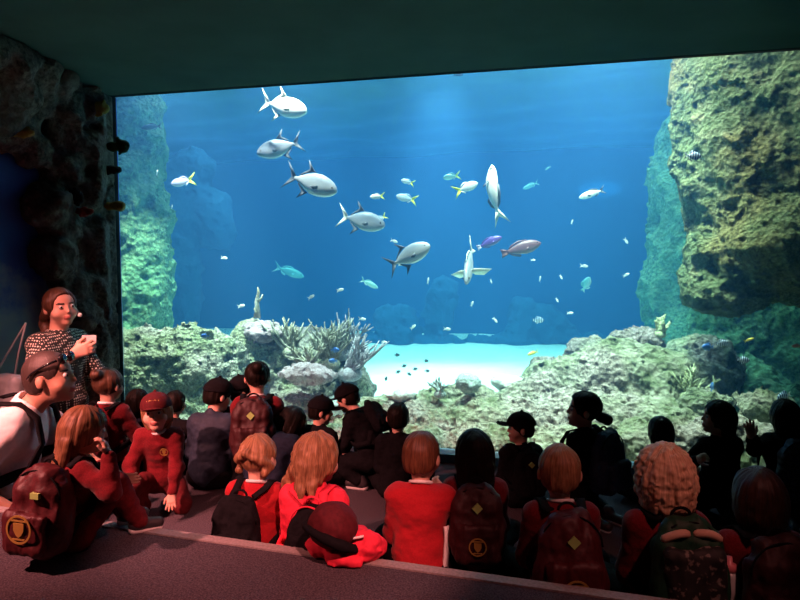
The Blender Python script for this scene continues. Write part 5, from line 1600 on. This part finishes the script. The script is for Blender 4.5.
small('deep', F_teal, F_teal, (590, 277), (582, 292), 7.2, 'hazy greenish fish flapping upright right of mid water', 'hazy_fish')
k = 0
for (px, py, ang, lab) in [(397, 355, 0, 'tiny dark fish over the sand, farthest left of the upper row'), (404, 366, 20, 'tiny dark fish over the bright sand, below the leftmost upper one'), (409, 374, -30, 'tiny dark fish low over the bright sand'), (415, 369, 10, 'tiny dark fish in the middle of the sand group'), (426, 361, 0, 'tiny dark fish right and high in the sand group'), (427, 371, 0, 'tiny dark fish right and low in the sand group'), (386, 379, 70, 'tiny dark fish at the coral edge left of the sand'), (398, 372, 30, 'tiny dark fish left of the middle of the sand group')]:
    sm(px, py, 5.5, ang, 5.8, 'deep', F_dark, F_dark, lab, 'damselfish')
for (px, py, L, ang, d, lab) in [(538, 320, 12, 0, 6.2, 'banded fish above the knobbly coral heads'), (693, 156, 17, -3, 4.3, 'banded fish high before the golden cliff'), (722, 343, 13, 5, 4.4, 'banded fish in the hollow under the golden cliff'), (743, 360, 14, -5, 4.3, 'banded fish lower right in the hollow')]:
    sm(px, py, L, ang, d, 'deep', F_zeb, F_zeb, lab, 'sergeant_fish')
for (px, py, L, ang, d, lab) in [(708, 347, 12, 180, 4.4, 'blue fish beside the banded fish in the hollow'), (712, 387, 10, 80, 4.3, 'blue fish low above the boulder corals'), (335, 350, 9, 0, 5.25, 'blue fish among the branching corals, upper one'), (333, 361, 9, 180, 5.2, 'blue fish among the branching corals, lower one'), (205, 336, 9, 180, 5.0, 'dark blue fish before the flat-topped reef rock')]:
    sm(px, py, L, ang, d, 'deep', F_blue, F_blue, lab, 'blue_fish')
sm(746, 210, 6, 90, 4.0, 'deep', F_yel, F_yel, 'tiny yellow fish on the face of the golden cliff', 'yellow_fish')
sm(749, 340, 11, 20, 4.4, 'slim', F_yel, F_yel, 'yellow-green fish in the dark hollow', 'yellow_fish')
sm(797, 346, 11, 180, 4.3, 'slim', F_red, F_red, 'red fish at the right edge in the dark hollow', 'red_fish')
sm(533, 353, 12, 200, 5.3, 'slim', F_yel, F_yel, 'yellow-green fish by the left coral head', 'yellow_fish')
sm(784, 396, 15, 200, 4.3, 'deep', F_zeb, F_white, 'banded fish with pale streamer above the right-edge head', 'bannerfish')
sm(152, 127, 22, 185, 6.0, 'slim', F_dark, F_dark, 'dark fish high before the green pillar', 'dark_fish')
sm(458, 75, 10, 0, 6.2, 'slim', F_dark, F_dark, 'dark fish at the surface under the window head', 'dark_fish')
# ================================================================== light
def spot(name, loc, target, power, color, size=60, blend=0.8, radius=0.15):
    l = bpy.data.lights.new(name, 'SPOT')
    l.energy = power; l.color = color; l.spot_size = R(size); l.spot_blend = blend; l.shadow_soft_size = radius
    o = bpy.data.objects.new(name, l); COL.objects.link(o)
    o.location = loc
    o.rotation_euler = (Vector(target) - Vector(loc)).to_track_quat('-Z', 'Y').to_euler()
    return o


def area(name, loc, target, power, color, sx, sy):
    l = bpy.data.lights.new(name, 'AREA'); l.shape = 'RECTANGLE'; l.size = sx; l.size_y = sy
    l.energy = power; l.color = color
    o = bpy.data.objects.new(name, l); COL.objects.link(o)
    o.location = loc
    o.rotation_euler = (Vector(target) - Vector(loc)).to_track_quat('-Z', 'Y').to_euler()
    return o


def over(px, py, d, z=4.3, dy=0.0):
    p = at(px, py, d)
    return Vector((p.x, p.y + dy, z)), p


WH = (1.0, 1.0, 0.92)
# lamps on the gantry above the water, plus added glint spots and a cliff fill
# reef lamps hang close behind the window head and shine down and back
def reef_lamp(px, py, d, power, col, size, dx=0.0, y=0.42):
    p = at(px, py, d)
    spot('tank_spot', (p.x + dx, y, 4.4), p, power, col, size, 0.8, 0.08)


l, p = over(440, 375, 7.4); spot('tank_spot', l, p, 2200, WH, 42, 0.9)
reef_lamp(180, 360, 5.7, 2900, (1, .97, .84), 44)
reef_lamp(300, 350, 6.0, 1250, (1, .96, .93), 42)
reef_lamp(600, 380, 5.1, 1650, (1, 1, .84), 46)
reef_lamp(460, 420, 5.1, 1100, WH, 44)
p = at(770, 190, 4.7)
a_ = area('cliff_fill', (p.x - 1.3, 0.35, 3.9), p, 210, (1, 1, .88), 2.2, 0.25); a_.data.spread = R(140)  # soft area fill added to light the cliff evenly
p = at(600, 182, 10.9)
l_ = spot('tank_spot', (p.x, 6.2, 4.6), p, 900, (0.6, 0.9, 1), 9, 0.4, 0.01); l_.scale = (2.2, 0.45, 1)  # flattened spot added to draw the right-hand glint on the back wall
p = at(335, 141, 10.9)
l_ = spot('tank_spot', (p.x, 6.2, 4.6), p, 600, (0.6, 0.8, 1), 11, 0.7, 0.01); l_.scale = (2.6, 0.45, 1)  # second added spot, for the glint further left on the back wall
reef_lamp(320, 160, 5.5, 600, WH, 60)
reef_lamp(480, 220, 5.5, 500, WH, 60)
a_ = area('tank_area_light', (-1.5, 4.2, 4.9), (-1.5, 4.2, 0), 600, (0.75, 0.9, 1.0), 8, 5); a_.data.spread = R(110)  # broad bluish area light, unseen above the whole tank

l_ = spot('tank_spot', at(705, 62, 8.6), at(540, 108, 9.4), 420, (0.75, 0.88, 1), 11, 0.9, 0.05)  # narrow spot added to make a pale streak under the surface

# red stage lamps on the hall ceiling
RED = (1.0, 0.30, 0.26)
spot('stage_lamp', (-2.9, -3.5, 2.5), at(84, 445, 2.92), 1000, RED, 54, 1.0, 0.04)
spot('stage_lamp', (0.2, -3.6, 2.55), (-0.95, -1.95, 0.25), 470, RED, 29, 0.65, 0.04)
spot('stage_lamp', (-2.75, -2.15, 2.45), (-2.25, -1.15, 0.45), 330, RED, 50, 0.9, 0.04)
spot('stage_lamp', (1.1, -3.1, 2.55), (0.25, -1.9, 0.5), 70, RED, 30, 0.8, 0.04)

GROUPS = {'person': 'visitors gathered before the tank window', 'backpack': 'backpacks worn by the visitors', 'pompano': 'large silver fish in mid water', 'fusilier': 'yellow-tailed fish', 'damselfish': 'tiny fish scattered through the tank',
          'sergeant_fish': 'banded fish near the reef', 'blue_fish': 'small blue fish about the corals', 'yellow_fish': 'small yellow fish about the reef', 'staghorn_coral': 'branching corals on the mauve mound', 'bushy_coral': 'bushy corals', 'plate_coral': 'plate corals on the reef',
          'brain_coral': 'brain corals by the sand', 'boulder_coral': 'boulder corals at the foot of the reef', 'knobbly_coral': 'knobbly coral heads on the cream mound', 'reef_rock': 'reef mounds on the tank floor', 'reef_cliff': 'rock faces on the right of the tank', 'reef_rubble': 'rubble ridges at the foot of the glass', 'far_rock': 'hazy rocks far behind', 'sponge': 'dry sponges on the hall rockwork'}
for o in list(SC.objects):
    if o.parent is None and 'label' in o and o.get('kind') is None:
        g_ = GROUPS.get(o.name.split('.')[0])
        if g_: o['group'] = g_

w = bpy.data.worlds.new('world'); SC.world = w; w.use_nodes = True
w.node_tree.nodes['Background'].inputs[0].default_value = (0.25, 0.3, 0.4, 1)
w.node_tree.nodes['Background'].inputs[1].default_value = 0.005

vs = SC.view_settings
SC.display_settings.display_device = 'sRGB'
vs.view_transform = 'Standard'; vs.look = 'None'; vs.gamma = 1; vs.use_curve_mapping = False
vs.exposure = 0.0
cy = SC.cycles
cy.use_denoising = True
cy.max_bounces = 6; cy.diffuse_bounces = 3; cy.glossy_bounces = 2; cy.transmission_bounces = 2; cy.transparent_max_bounces = 12
cy.volume_bounces = 0
cy.sample_clamp_indirect = 4.0
